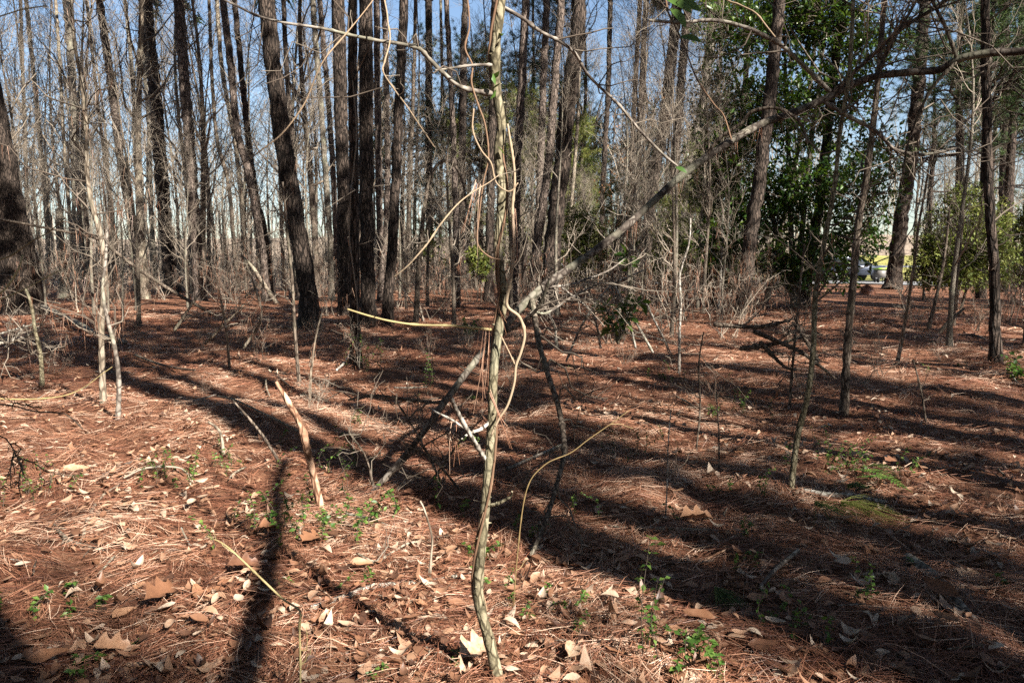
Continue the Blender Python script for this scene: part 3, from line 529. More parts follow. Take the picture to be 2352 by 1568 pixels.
# ------------------------------------------------------------------ pines out of the picture: their trunks and crowns shade the ground
HX, HY = -math.sin(SUN_AZ), math.cos(SUN_AZ)             # shadows run this way
def shade_pine(x, y, dia, H=19, lean=(0, 0), crown=True, cs=0.95):
    b = np.array([x, y, G0(x, y)]); e = thing('pine_tree', 'tall pine standing outside the picture, placed for its shade', 'pine tree', b, 'pines behind the viewer')
    n = 50; s = np.linspace(0, 1, n)[:, None]; q = b + np.array([lean[0], lean[1], H - 7.0]) * s; q[0, 2] -= 0.15
    r = np.linspace(dia / 2, dia * 0.3, n) * (1 + 0.4 * np.exp(-np.arange(n) / 2.0))
    mb = MB().tubes(q[None], (r[:, None] * (1 + 0.04 * rng.normal(size=(n, 12))))[None], 12); stubs(mb, q, r, 10, 2, 11, (0.4, 1.6), 1); mb.build('trunk', [pine, M['twig']], e, b)
    if crown:
        c = bpy.data.objects.new('crown', CROWNS[rng.integers(0, 4)]); COL.objects.link(c); c.parent = e; c.location = [float(k) for k in q[-1] - b]; c.rotation_euler = (0, 0, rng.uniform(0, 6)); k = dia * 0.3 / 0.11; c.scale = (k * cs,) * 3
    return e
def shade_line(gx, gy, back, dia, **k):
    g = G(gx, gy); shade_pine(g[0] - HX * back, g[1] - HY * back, dia, **k)
SHADE = []; CSC = {}                          # crown size where it differs
shade_pine(0.15, -2.0, 0.15, H=13, lean=(3.29, 2.1), crown=False)
g_ = G(-60, 1480); shade_pine(g_[0] - HX * 6.6, g_[1] - HY * 6.6, 0.36, H=19)  # added pine: its shadow stands in for that of the viewer
for x_, y_ in [(3.4, 0.9), (5.0, 3.4), (-3.3, 0.9), (-4.6, 4.2), (-7.0, 7.2), (-9.6, 10.6), (7.6, 6.8)]: shade_pine(x_, y_, 0.36, H=rng.uniform(16, 19), cs=1.75 if x_ < 0 else 1.2)      # unseen wide crowns added to cut skylight over the clearing
def sline(gx, gy, back, dia):
    g = G(gx, gy); SHADE.append((g[0] - HX * back, g[1] - HY * back, dia)); CSC[SHADE[-1]] = 0.45
sline(1530, 1115, 7.5, 0.36); sline(1350, 1265, 6.5, 0.34); sline(1500, 890, 13.0, 0.34); sline(900, 930, 12.5, 0.36); sline(2100, 1480, 5.2, 0.42)
for n_, t_, dia_ in [(3.3, 4.6, 0.15), (5.0, 6.0, 0.15), (6.0, 16, 0.24)]:      # pines whose crowns darken the middle of the floor
    SHADE.append((n_ * math.cos(SUN_AZ) + HX * (t_ - 19.2), n_ * math.sin(SUN_AZ) + HY * (t_ - 19.2), dia_))
sline(1900, 1430, 7.0, 0.34); sline(1700, 1420, 8.4, 0.3); sline(2280, 1440, 6.0, 0.32); sline(1000, 1060, 10.5, 0.3); sline(2000, 960, 9.0, 0.34); sline(2180, 900, 9.6, 0.34); sline(1800, 1000, 9.4, 0.3)
SHADE += [(6.9, 5.2, 0.44), (9.8, 7.4, 0.42), (12.2, 11.0, 0.42), (15.0, 14.6, 0.4), (18.5, 19, 0.4), (9.2, 2.4, 0.4)]        # their crowns shade the trunks of the centre
rs = np.random.default_rng(12)
GAPS = [(-2.9, 5.6, 2.2, 2.0), (-1.6, 3.4, 1.5, 1.0), (0.4, 3.1, 1.0, 0.7), (2.2, 4.6, 1.5, 0.9), (2.0, 10.0, 1.2, 0.8), (-0.1, 9.8, 0.9, 0.6), (-4.0, 9.9, 1.1, 0.8)]   # openings in the canopy: the sunny spots on the ground
tries = 0
while len(SHADE) < 96 and tries < 9000:
    tries += 1; x, y = rs.uniform(-9, 34), rs.uniform(-22, 26)
    if x < 0.72 * max(y, 0) + 2.2 and y > -3.5: continue
    gx_, gy_ = x + HX * 19.2, y + HY * 19.2
    if any(((gx_ - a) / (c + 1.3)) ** 2 + ((gy_ - b) / (d_ + 1.3)) ** 2 < 1 for a, b, c, d_ in GAPS): continue
    if any((x - a) ** 2 + (y - b) ** 2 < 2.5 ** 2 for a, b, _ in SHADE) or math.hypot(x, y) < 2.6: continue
    SHADE.append((x, y, rs.uniform(0.28, 0.42)))
for k_ in SHADE: shade_pine(*k_, H=rs.uniform(16, 21) if k_ not in CSC else 21, cs=CSC.get(k_, 0.95))
# unseen pines added on the left and behind to keep skylight off the floor
src = shade_pine(-4.2, -1.6, 0.4, H=16, cs=1.05); LEFT = [(-4.2, -1.6), (-3.3, 0.9), (-4.6, 4.2), (-7.0, 7.2), (-9.6, 10.6)]; tries = 0
while len(LEFT) < 78 and tries < 9000:
    tries += 1; x, y = rng.uniform(-34, 3), rng.uniform(-26, 26)
    if x > -0.72 * max(y, 0) - 2.2 and y > -3.0: continue
    if any((x - a) ** 2 + (y - b) ** 2 < 2.9 ** 2 for a, b in LEFT) or any((x - a) ** 2 + (y - b) ** 2 < 2.4 ** 2 for a, b, _ in SHADE) or math.hypot(x, y) < 2.6: continue
    LEFT.append((x, y)); k = rng.uniform(0.95, 1.3); dup(src, (x, y, G0(x, y)), rng.uniform(0, 6), k, 'tall pine standing outside the picture, placed for its shade', 'pine tree', 'pines behind the viewer')
for k in range(30):  # low-crowned pines added around the view, blocking sky near the horizon
    a = rng.uniform(1.0, 5.0); R_ = rng.uniform(15, 34); x, y = R_ * math.sin(a), R_ * math.cos(a)
    place(FP, k % 4, (x, y), rng.uniform(0, 6), rng.uniform(0.6, 0.95), 'bushy pine added outside the picture to block low skylight', 'pine tree', 'bushy pines behind the viewer')

# ------------------------------------------------------------------ evergreen with big glossy leaves, right
def leafy(name, label, cat, base, blobs, n, size, mat, stem_mat, r=0.05, group=None, aspect=0.42, nstem=3, whorl=5):
    e = thing(name, label, cat, base, group); mb = MB(); blobs = np.array(blobs, float)
    tp = blobs[np.argsort(-blobs[:, 2])][:nstem]
    st = MB()
    for b in tp:
        q, rr = smooth_path([base + np.array([rng.normal() * 0.1, rng.normal() * 0.1, -0.1]), base * 0.6 + b[:3] * 0.4 + [0, 0, 0.3], b[:3]], 14, [r, r * 0.7, r * 0.3]); st.tubes(q, rr, 7)
    st.build('trunk', stem_mat, e, base)
    vol = blobs[:, 3] * blobs[:, 4] * blobs[:, 5]; k = rng.choice(len(blobs), n // whorl, p=vol / vol.sum())
    d = nrm(rng.normal(size=(len(k), 3))); c = blobs[k, :3] + d * blobs[k, 3:6] * rng.uniform(0.35, 1.2, (len(k), 1)); c[:, 2] = np.maximum(c[:, 2], ground_z(c[:, 0], c[:, 1]) + 0.15)
    tw = np.stack([blobs[k, :3] * 0.7 + c * 0.3, blobs[k, :3] * 0.35 + c * 0.65, c], 1); sel = rng.random(len(k)) < 0.4; mb.tubes(tw[sel], np.tile([[0.012, 0.008, 0.004]], (sel.sum(), 1)), 3, 1)
    ax = nrm(d + np.array([0, 0, 0.4])); cc = np.repeat(c, whorl, 0); dd = nrm(np.repeat(ax, whorl, 0) * 0.5 + rng.normal(size=(len(cc), 3)))
    leaves(mb, cc + dd * 0.02, dd, rng.uniform(0.7, 1.2, len(cc)) * size, aspect, 0, np.clip(np.repeat(rng.uniform(0, 0.8, len(k)), whorl) + rng.normal(size=len(cc)) * 0.15, 0, 1))
    mb.build('crown', [mat, M['twig']], e, base); return e
D = 25.5
def blob(x, y, D, rx, ry, rz=None): p = P(x, y, D); return (*p, px(rx, D), px(rx, D) * 0.8, px(ry, D))
mb_ = G(1822, 684); mb_ = np.array([P(1822, 684, D)[0], D, G0(P(1822, 684, D)[0], D)])
leafy('evergreen_tree', 'large dark glossy-leaved evergreen tree behind the arching trunk', 'evergreen tree', mb_,
      [blob(*b) for b in [(1800, 40, D + 1, 120, 90), (1690, 80, D - .5, 80, 80), (1900, 40, D, 110, 100), (1990, 110, D + 1.5, 80, 70), (1680, 340, D, 85, 100), (1640, 440, D + 1, 50, 60), (1780, 240, D, 110, 100), (1920, 230, D + .5, 95, 100), (1850, 420, D, 110, 90), (1740, 490, D + .5, 100, 80), (1900, 560, D - 1, 100, 70), (1970, 440, D - 1, 95, 80), (1770, 600, D, 90, 50), (1880, 630, D - 1, 95, 38), (2010, 350, D + .5, 70, 65), (1980, 540, D - 1.5, 60, 60), (1670, 560, D, 75, 60), (1645, 220, D + 1, 60, 80), (1650, 30, D + 1, 60, 60)]],
      33000, 0.2, M['magnolia'], M['grey'], 0.11)
D2 = 26.0
b2 = np.array([P(2200, 670, D2)[0], D2, 0]); b2[2] = G0(b2[0], b2[1])
leafy('evergreen_bush', 'broad fine-leaved green bush between the car and the straight pine', 'bush', b2,
      [blob(*b) for b in [(2200, 560, D2, 85, 75), (2140, 600, D2, 55, 55), (2265, 590, D2, 65, 65), (2210, 470, D2, 55, 45), (2180, 640, D2, 80, 25), (2290, 520, D2, 40, 60), (2300, 640, D2, 40, 25)]],
      19000, 0.13, M['sunny'], M['darkwood'], 0.05, aspect=0.4, whorl=6)
D3 = 30.0
for lab, x, y, sp in [('small yellow-green bush in the gap left of the big bright-topped pine', 1105, 640, [(1105, 610, 25, 28), (1090, 590, 20, 20)]),
                      ('tall sunny yellow-green bush behind the pale thin stem', 1325, 650, [(1330, 520, 40, 50), (1345, 570, 38, 45), (1310, 600, 35, 40)]),
                      ('low green bush left of the furrowed pine', 1660, 672, [(1640, 620, 40, 30), (1680, 640, 35, 25)]),
                      ('dark green bush at the far right edge', 2340, 668, [(2345, 600, 30, 55), (2350, 520, 25, 40)])]:
    bb = np.array([P(x, y, D3)[0], D3, 0]); bb[2] = G0(bb[0], bb[1])
    leafy('evergreen_bush', lab, 'bush', bb, [blob(a, b, D3, c, d) for a, b, c, d in sp], 3600, 0.13, M['sunny'], M['darkwood'], 0.03)
# withered oak leaves hanging on a young oak, right of centre
bo = np.array([P(1400, 668, 27)[0], 27, 0]); bo[2] = G0(bo[0], bo[1])
leafy('young_oak', 'young oak holding withered brown leaves right of centre', 'tree', bo, [blob(a, b, 27, c, d) for a, b, c, d in [(1420, 500, 30, 60), (1385, 430, 30, 50), (1440, 330, 45, 60), (1500, 250, 50, 60), (1380, 600, 25, 40)]], 700, 0.11, M['russet'], M['darkwood'], 0.03, whorl=2)

# ------------------------------------------------------------------ parked cars and cart
def box(mb, c, s, mat=0):
    x, y, z = c; a, b, h = s[0] / 2, s[1] / 2, s[2] / 2
    v = [(x + i * a, y + j * b, z + k * h) for k in (-1, 1) for j in (-1, 1) for i in (-1, 1)]
    mb.add(v, [(0, 2, 3, 1), (4, 5, 7, 6), (0, 1, 5, 4), (2, 6, 7, 3), (0, 4, 6, 2), (1, 3, 7, 5)], mat=mat)
def prism(mb, prof, y0, y1, inset=0.0, mat=0):
    n = len(prof); pr = np.array(prof); cz = pr.mean(0)
    rings = [(y0, 1 - inset), (y0 + (y1 - y0) * 0.08, 1), (y1 - (y1 - y0) * 0.08, 1), (y1, 1 - inset)]
    v = [];
    for y, s in rings: q = cz + (pr - cz) * s; v += [(a, y, b) for a, b in q]
    quads = [(k * n + i, k * n + (i + 1) % n, (k + 1) * n + (i + 1) % n, (k + 1) * n + i) for k in range(3) for i in range(n)]
    v += [(cz[0], y0, cz[1]), (cz[0], y1, cz[1])]; a, b = 4 * n, 4 * n + 1
    mb.add(v, quads, [(a, (i + 1) % n, i) for i in range(n)] + [(b, 3 * n + i, 3 * n + (i + 1) % n) for i in range(n)], mat=mat)
GLASS = plain_mat('car_glass', (0.02, 0.025, 0.03), 0.08, spec=0.8); RUB = plain_mat('tyre_rubber', (0.025, 0.025, 0.025), 0.8); RIM = plain_mat('wheel_rim', (0.5, 0.5, 0.52), 0.35, 0.8)
LAMP = plain_mat('lamp_glass', (0.7, 0.7, 0.68), 0.15); RED = plain_mat('tail_lamp', (0.45, 0.02, 0.02), 0.2)
def car(label, loc, rz, paint):
    e = thing('parked_car', label, 'car', loc, 'cars parked beyond the woods', rz)
    mb = MB(); prism(mb, [(-2.2, 0.35), (-2.25, 0.75), (-2.1, 0.95), (-1.0, 1.02), (0.9, 1.04), (2.0, 0.92), (2.2, 0.7), (2.2, 0.35)], -0.9, 0.9, 0.05); mb.build('body', paint, e)
    mb = MB(); prism(mb, [(-2.0, 1.0), (-1.7, 1.45), (-1.3, 1.6), (0.0, 1.62), (0.35, 1.52), (1.15, 1.03)], -0.78, 0.78, 0.06); mb.build('cabin', paint, e)
    for x0, x1, xt0, xt1 in [(-1.65, -0.75, -1.5, -0.75), (-0.65, 0.15, -0.65, 0.1), (0.22, 0.9, 0.2, 0.32)]:
        for s in (-1, 1):
            y = 0.785 * s; MB().add([(x0, y, 1.06), (x1, y, 1.06), (xt1, y * 0.985, 1.46), (xt0, y * 0.985, 1.46)], [(0, 1, 2, 3)]).build('window', GLASS, e)
    MB().add([(1.19, -0.66, 1.06), (1.19, 0.66, 1.06), (0.42, 0.62, 1.52), (0.42, -0.62, 1.52)], [(0, 1, 2, 3)]).build('windscreen', GLASS, e)
    for x in (-1.35, 1.35):
        for s in (-1, 1):
            a = np.linspace(0, 2 * math.pi, 21)[:-1]; y = 0.82 * s
            w = MB().tubes(np.array([[x, y - 0.1, 0.33], [x, y - 0.099, 0.33], [x, y + 0.099, 0.33], [x, y + 0.1, 0.33]]), np.array([0.02, 0.33, 0.33, 0.02]), 20).build('wheel', RUB, e)
            MB().tubes(np.array([[x, y + s * 0.1, 0.33], [x, y + s * 0.112, 0.33], [x, y + s * 0.115, 0.33]]), np.array([0.2, 0.19, 0.01]), 14).build('rim', RIM, w)
    for s in (-1, 1):
        m1 = MB(); box(m1, (2.18, 0.62 * s, 0.74), (0.1, 0.36, 0.14)); m1.build('headlight', LAMP, e)
        m1 = MB(); box(m1, (-2.2, 0.68 * s, 0.8), (0.1, 0.26, 0.2)); m1.build('tail_light', RED, e)
        m1 = MB(); box(m1, (0.75, 0.95 * s, 1.08), (0.12, 0.2, 0.14)); m1.build('mirror', paint, e)
    return e
gy = 51.0; gx = P(1950, 640, gy)[0]
car('dark blue-grey car parked on the driveway behind the evergreen', (gx, gy, G0(gx, gy) + 0.06), 0.12, plain_mat('dark_paint', (0.05, 0.06, 0.085), 0.25, 0.3))
wx = P(1490, 600, 93)[0]
car('white car far off, glimpsed between trunks right of centre', (wx, 93, G0(wx, 93) + 0.08), -0.2, plain_mat('white_paint', (0.8, 0.8, 0.8), 0.3))
cx, cy = P(2022, 640, 49)[0], 49.0; cz = G0(cx, cy) + 0.06
e = thing('cart', 'small dark cart with a lime green top beside the parked car', 'cart', (cx, cy, cz))
m1 = MB(); box(m1, (0, 0, 0.55), (0.62, 0.6, 0.5)); m1.build('body', plain_mat('cart_plastic', (0.16, 0.15, 0.14), 0.5), e)
m1 = MB(); box(m1, (0, 0, 0.86), (0.74, 0.7, 0.1)); m1.build('top', plain_mat('lime_plastic', (0.35, 0.6, 0.08), 0.4), e)
for sx in (-0.22, 0.22): MB().tubes(np.array([[sx - 0.03, -0.2, 0.15], [sx - 0.029, -0.2, 0.15], [sx + 0.029, -0.2, 0.15], [sx + 0.03, -0.2, 0.15]]), np.array([0.01, 0.15, 0.15, 0.01]), 14).build('wheel', RUB, e)
for sx in (-0.24, 0.24): m1 = MB(); box(m1, (sx, 0.2, 0.15), (0.05, 0.05, 0.3)); m1.build('leg', RUB, e)

# ------------------------------------------------------------------ near saplings
def sap(label, pts, wb, wt, mat, branches=8, ln=(0.2, 0.6), name='sapling', group='slim saplings in front of the pines', drapes=0, D=None, tw='twig', lo=0.3):
    b = G(*pts[0]) if D is None else P(*pts[0], D); D = b[1]
    path = np.array([P(x, y, D) for x, y in pts]); path[0, 2] = G0(path[0, 0], D) - 0.06
    path[1:, 1] += np.cumsum(rng.normal(size=len(path) - 1) * 0.04); n = max(24, len(pts) * 7)
    q, r = smooth_path(path, n, np.linspace(px(wb, D) / 2, px(wt, D) / 2, 6)); r[:3] *= [1.25, 1.15, 1.06]
    r = r * (1 + 0.06 * rng.normal(size=n)); base = path[0] + [0, 0, 0.06]
    e = thing(name, label, 'sapling', base, group)
    MB().tubes(q, r, 9).build('trunk', mat, e, base)
    if branches:
        A, Ra = grow(q[None], r[None], branches, (lo, 1), (0.5, 1.3), ln, 6, 0.15, 0.45, 0.35, 0.08); Ra = np.clip(Ra, 0.002, 0.008)
        B, Rb = grow(A, Ra, 3, (0.3, 1), (0.4, 1.1), (ln[0] * 0.4, ln[1] * 0.5), 4, 0.05, 0.6, 0.5, 0.1)
        twig_parts('branch', e, base, M[tw], A, Ra, 4, (0.3, 0.9), B, np.maximum(Rb, 0.0014))
        if drapes: mb = MB(); drape(mb, np.concatenate([A.reshape(-1, 3), B.reshape(-1, 3)]), drapes, 0); tag(mb.build('hanging_needles', M['needle'], e, base), kind='stuff')
    return e
sap('rough pale sapling, taller of the crossing pair at left', [(237, 925), (232, 820), (236, 740), (245, 650), (243, 560), (226, 470), (212, 400), (205, 300), (190, 200), (180, 100), (168, -60)], 15, 6, M['tan'], 16, (0.3, 0.9), drapes=160)
sap('smooth pale sapling bending across the taller one of the pair', [(270, 965), (272, 870), (268, 795), (255, 735), (241, 665), (240, 590), (238, 500), (240, 420)], 12, 4, M['smooth'], 12, (0.3, 0.9), drapes=220)
sap('short mossy sapling left of the crossing pair', [(97, 890), (93, 820), (88, 760), (84, 700), (75, 660)], 11, 6, M['olive'], 6, (0.2, 0.5), drapes=60)
sap('tall dark sapling leaning right, in front of the parked car', [(1938, 955), (1952, 784), (1964, 650), (1984, 525), (2004, 390), (2024, 200), (2042, 40), (2050, -60)], 20, 11, M['darkwood'], 16, (0.3, 1.0))
sap('pale-footed leaning sapling beside the green needle tufts', [(1815, 1128), (1832, 1010), (1852, 910), (1866, 800), (1874, 680), (1896, 560), (1918, 430), (1932, 310), (1945, 180), (1955, 40), (1960, -60)], 15, 8, M['olive'], 16, (0.2, 0.7), drapes=60)
sap('thin pale sapling with angular twigs left of the broad bush', [(2058, 842), (2084, 750), (2104, 600), (2110, 525), (2120, 440), (2135, 330)], 9, 4, M['tan'], 14, (0.3, 0.8))
sap('thin white sapling standing before the broad bush', [(2196, 700), (2205, 560), (2209, 430), (2203, 330)], 7, 4, M['lichen'], 12, (0.3, 0.9))
sap('thin white stem right of the leafy seedling', [(1560, 858), (1563, 770), (1566, 690), (1566, 630), (1586, 560), (1590, 500)], 7, 4, M['lichen'], 8, (0.2, 0.5))
sap('thin white stem left of the furrowed pine', [(1650, 712), (1655, 640), (1660, 560), (1662, 480)], 6, 4, M['lichen'], 6, (0.2, 0.6))
sap('thin grey stem left of the slim vine-clad pine', [(710, 930), (714, 850), (724, 770), (735, 715)], 7, 4, M['tan'], 4, (0.2, 0.4), drapes=30)
sap('dark thin stem in front of the broad leaning pine', [(688, 885), (680, 760), (678, 650), (668, 540), (655, 420)], 9, 5, M['darkwood'], 8, (0.2, 0.6), drapes=60)
sap('bent sapling bowing over between the centre clump and vine-wrapped sapling', [(955, 745), (960, 640), (968, 550), (978, 460), (995, 395), (1020, 370), (1048, 385), (1066, 430), (1072, 480)], 14, 5, M['darkwood'], 10, (0.4, 1.0))
sap('spindly stem with white lichen twigs right of the drooping branch', [(1528, 1190), (1531, 1104), (1533, 1020), (1541, 940)], 4, 2.5, M['lichen'], 5, (0.1, 0.25))
sap('spindly dark stem behind the lichen-twigged stem', [(1598, 1035), (1606, 935), (1601, 835), (1610, 760)], 5, 3, M['darkwood'], 5, (0.15, 0.4))
sap('spindly bare stem right of the two spindly stems', [(1652, 1090), (1648, 990), (1645, 900)], 4, 2.5, M['darkwood'], 3, (0.1, 0.25))
sap('dead thin stem with hanging needles left of the broad leaning pine', [(528, 850), (520, 760), (510, 690), (505, 640)], 7, 4, M['tan'], 8, (0.2, 0.6), drapes=240)
sap('thin stem behind the dark leaning sapling', [(1812, 940), (1822, 800), (1836, 690), (1846, 560)], 7, 4, M['darkwood'], 8, (0.2, 0.7))
sap('crooked thin stem near the foot of the straight dead-limbed pine', [(2130, 975), (2120, 900), (2112, 830)], 5, 3, M['darkwood'], 4, (0.15, 0.4))
sap('slim shaded stem right of the thin pale angular sapling', [(2130, 760), (2150, 690), (2168, 600), (2180, 480)], 9, 5, M['darkwood'], 8, (0.3, 0.8))
# the sapling wrapped in vines, front and centre
D = 2.62
SAPL = [(1152, 1584), (1126, 1480), (1101, 1385), (1100, 1315), (1111, 1200), (1121, 1080), (1130, 960), (1133, 860), (1146, 755), (1157, 680), (1148, 612), (1143, 560), (1150, 500), (1152, 430), (1144, 350), (1152, 290), (1139, 200), (1139, 100), (1150, 0), (1157, -200), (1150, -600)]
path = np.array([P(x, y, D) for x, y in SAPL]); path[0, 2] = G0(path[0, 0], D) - 0.05
q, r = smooth_path(path, 140, [px(w, D) / 2 for w in (31, 25, 23, 21, 21, 21, 22, 23, 21, 18)]); r = r * (1 + 0.035 * rng.normal(size=140)); r[:6] *= np.linspace(1.2, 1, 6)
base = path[0] + [0, 0, 0.05]
e = thing('sapling', 'crooked olive sapling wrapped in vines, nearest of all', 'sapling', base, 'slim saplings in front of the pines')
mk = MB().tubes(q, r, 14)
for k in rng.integers(4, 134, 46):                          # buds, knots and stubs
    a_ = rng.uniform(0, 6.28); o_ = np.array([math.cos(a_), math.sin(a_), rng.uniform(-0.1, 0.5)]); c_ = q[k] + o_ * r[k] * 0.8; mk.tubes(np.array([c_, c_ + o_ * 0.004, c_ + o_ * rng.uniform(0.006, 0.02)]), np.array([0.005, 0.004, 0.0015]), 5)
mk.build('trunk', M['olive'], e, base)
def part_tube(name, pts, ws, mat, parent, origin, D0, D1=None, S=7, n=None, rough=0.04, tint=0.6):
    D1 = D0 if D1 is None else D1; m = len(pts); pp = [P(x, y, D0 + (D1 - D0) * i / max(m - 1, 1)) for i, (x, y) in enumerate(pts)]
    n = n or max(14, m * 7); q, r = smooth_path(pp, n, [px(w, D0) / 2 for w in ws]); r = r * (1 + rough * rng.normal(size=n)); r[rng.integers(2, n - 1, max(1, n // 9))] *= 1.45; r[0] *= 0.9
    cap = np.vstack([q[:1] - (q[1] - q[0]) * 0.02, q, q[-1:] + (q[-1] - q[-2]) * 0.02]); rc = np.concatenate([[r[0] * 0.05], r, [r[-1] * 0.05]])
    return MB().tubes(cap, rc, S, 0, [tint]).build(name, mat, parent, origin), q, r
part_tube('vine', [(1166, 285), (1182, 400), (1177, 480), (1181, 560), (1173, 640), (1164, 700), (1193, 728), (1205, 768), (1196, 810), (1185, 840), (1181, 880), (1166, 930), (1146, 962), (1128, 1000)], [5, 6, 7, 8, 7, 6, 5], M['vine'], e, base, D - 0.03, D - 0.05, tint=0.9)
part_tube('vine', [(1150, 770), (1170, 810), (1183, 838)], [3, 4], M['vine'], e, base, D - 0.04, tint=0.8)
part_tube('vine', [(1072, -20), (1078, 60), (1068, 110), (1085, 150), (1083, 190), (1098, 240), (1115, 290), (1122, 360), (1110, 420), (1100, 500), (1097, 560), (1125, 590), (1150, 596)], [4, 4.5, 4, 4, 3.5, 3], M['vine'], e, base, D - 0.02, D - 0.06, tint=0.25)
part_tube('vine', [(1088, 250), (1086, 300), (1105, 345), (1128, 375), (1140, 420), (1170, 440), (1190, 420)], [4, 4, 3], M['vine'], e, base, D - 0.05, tint=0.75)
# vine twisting tightly round the stem
i = np.arange(8, 128); ang = i * 0.16; qq = q[i] + np.stack([np.cos(ang), np.sin(ang), 0 * ang], -1) * (r[i] + 0.004)[:, None]
MB().tubes(qq, np.full(len(i), 0.0042), 6, 0, [0.15]).build('vine', M['vine'], e, base)
for z0 in (0.3, 1.15):
    k = np.linspace(0, 1, 50); j = np.clip(((z0 + 0.5 * k) / 2.6 * 130).astype(int), 2, 135); a2 = k * 7 + z0
    MB().tubes(q[j] + np.stack([np.cos(a2), np.sin(a2), k * 0.01], -1) * (r[j] + 0.003)[:, None], np.full(50, 0.003), 5, 0, [0.5]).build('vine', M['vine'], e, base)
part_tube('branch', [(1128, 757), (1040, 748), (960, 746), (900, 738), (850, 726), (798, 710)], [7, 5.5, 5, 4.5, 4], M['twig_yellow'], e, base, D, D - 0.25, tint=0.6)
_, qb, rb_ = part_tube('branch', [(1138, 216), (1085, 208), (1050, 195), (1015, 165), (985, 135), (962, 112), (915, 100), (870, 94), (800, 80), (740, 66), (650, 52), (590, 36), (540, 12), (490, -10)], [12, 10, 9, 7, 6, 5, 4], M['smooth'], e, base, D, D - 0.35)
mbx = MB(); A, Ra = grow(qb[None], rb_[None], 12, (0.1, 0.95), (0.5, 1.2), (0.08, 0.35), 5, -0.05, 0.5, 0.5, 0.1); twig_parts('side_twig', e, base, M['twig'], A, np.clip(Ra, 0.0014, 0.003), 4, (0.3, 0.8))
_, qb, rb_ = part_tube('branch', [(1157, 18), (1200, 42), (1240, 72), (1290, 98), (1322, 125), (1345, 165), (1372, 195), (1420, 240), (1470, 300), (1520, 352), (1556, 382)], [9, 8, 8, 7, 7, 7, 6], M['smooth'], e, base, D, D + 0.5)
mbx = MB(); A, Ra = grow(qb[None], rb_[None], 9, (0.1, 0.95), (0.5, 1.2), (0.08, 0.3), 5, 0.05, 0.5, 0.5, 0.1); twig_parts('side_twig', e, base, M['twig'], A, np.clip(Ra, 0.0014, 0.003), 4, (0.3, 0.8))
part_tube('branch', [(1145, 150), (1090, 150), (1030, 158), (1000, 162)], [7, 6, 4], M['smooth'], e, base, D, D - 0.1)
part_tube('dead_branch', [(1034, 910), (1050, 945), (1075, 990), (1096, 1025), (1116, 1056)], [9, 11, 12, 12, 11], M['lichen'], e, base, D - 0.22, D)
part_tube('dead_branch', [(1126, 968), (1105, 985), (1085, 992), (1070, 1000), (1060, 1008)], [9, 8, 6, 4], M['lichen'], e, base, D, D - 0.1)
part_tube('dead_branch', [(1075, 990), (1040, 965), (1000, 945), (985, 935)], [6, 5, 4], M['lichen'], e, base, D - 0.1, D - 0.1)
part_tube('dead_branch', [(1118, 1162), (1145, 1155), (1172, 1140), (1176, 1128)], [9, 7, 4], M['olive'], e, base, D, D - 0.05)
mbx = MB()
for x0, y0, x1, y1, n in [(1120, 760, 1106, 920, 4), (1113, 745, 1098, 880, 3), (1045, 965, 1041, 1050, 3), (1130, 640, 1150, 760, 4), (1120, 900, 1160, 1010, 4), (1100, 420, 1080, 520, 5), (1178, 480, 1180, 620, 4)]:
    for _ in range(n):
        jx = rng.normal() * 5; p = [P(x0 + jx, y0 + rng.normal() * 6, D - 0.06), P((x0 + x1) / 2 + jx * 1.6, (y0 + y1) / 2, D - 0.08), P(x1 + jx * 2.2 + rng.normal() * 6, y1 + rng.normal() * 20, D - 0.07)]
        qn = smooth_path(p, 8); mbx.tubes(qn, np.linspace(0.0011, 0.0005, 8), 4, 0, [rng.uniform(0.4, 0.95)])
mbx.build('hanging_needles', M['needle'], e, base)
lp = np.array([P(1131, 185, D - .03), P(1140, 205, D - .03), P(1138, 196, D - .05), P(1152, 78, D - .03), P(1142, 335, D - .04), P(1128, 208, D - .05)])

for p_ in lp: mbx = MB(); leaves(mbx, p_[None], nrm(rng.normal(size=(1, 3)) * 0.6 + np.array([0, -0.3, 0.3])), 0.04, 0.5, 0, rng.uniform(0.5, 1, 1)); mbx.build('leaf', M['sprig'], e, base)

# ------------------------------------------------------------------ arching trunk
ARCH = [(832, 1145, 4.95), (948, 1024, 5.1), (1033, 907, 5.25), (1088, 834, 5.4), (1150, 762, 5.5), (1200, 702, 5.6), (1252, 655, 5.7), (1310, 615, 5.8), (1380, 566, 5.9), (1440, 518, 6.0), (1500, 463, 6.1), (1560, 408, 6.2), (1620, 363, 6.3), (1700, 311, 6.4), (1760, 280, 6.5), (1830, 256, 6.5), (1905, 222, 6.5), (1950, 197, 6.5), (2010, 176, 6.5), (2090, 166, 6.4), (2160, 160, 6.3), (2205, 135, 6.2), (2280, 121, 6.1), (2360, 116, 6.0), (2480, 80, 5.8), (2600, 90, 5.6)]
pp = np.array([P(x, y, d) for x, y, d in ARCH]); pp[0, 2] = G0(pp[0, 0], pp[0, 1]) - 0.05
q, r = smooth_path(pp, 150, [px(w, 6) / 2 for w in (10, 13, 16, 17, 17, 17, 18, 18, 18, 17)]); r = r * (1 + 0.04 * rng.normal(size=150)); base = pp[0] + [0, 0, 0.05]
e = thing('leaning_tree', 'long bare trunk arching from the ground up to the right edge', 'tree', base)
MB().tubes(q, r, 12).build('trunk', M['arch'], e, base)
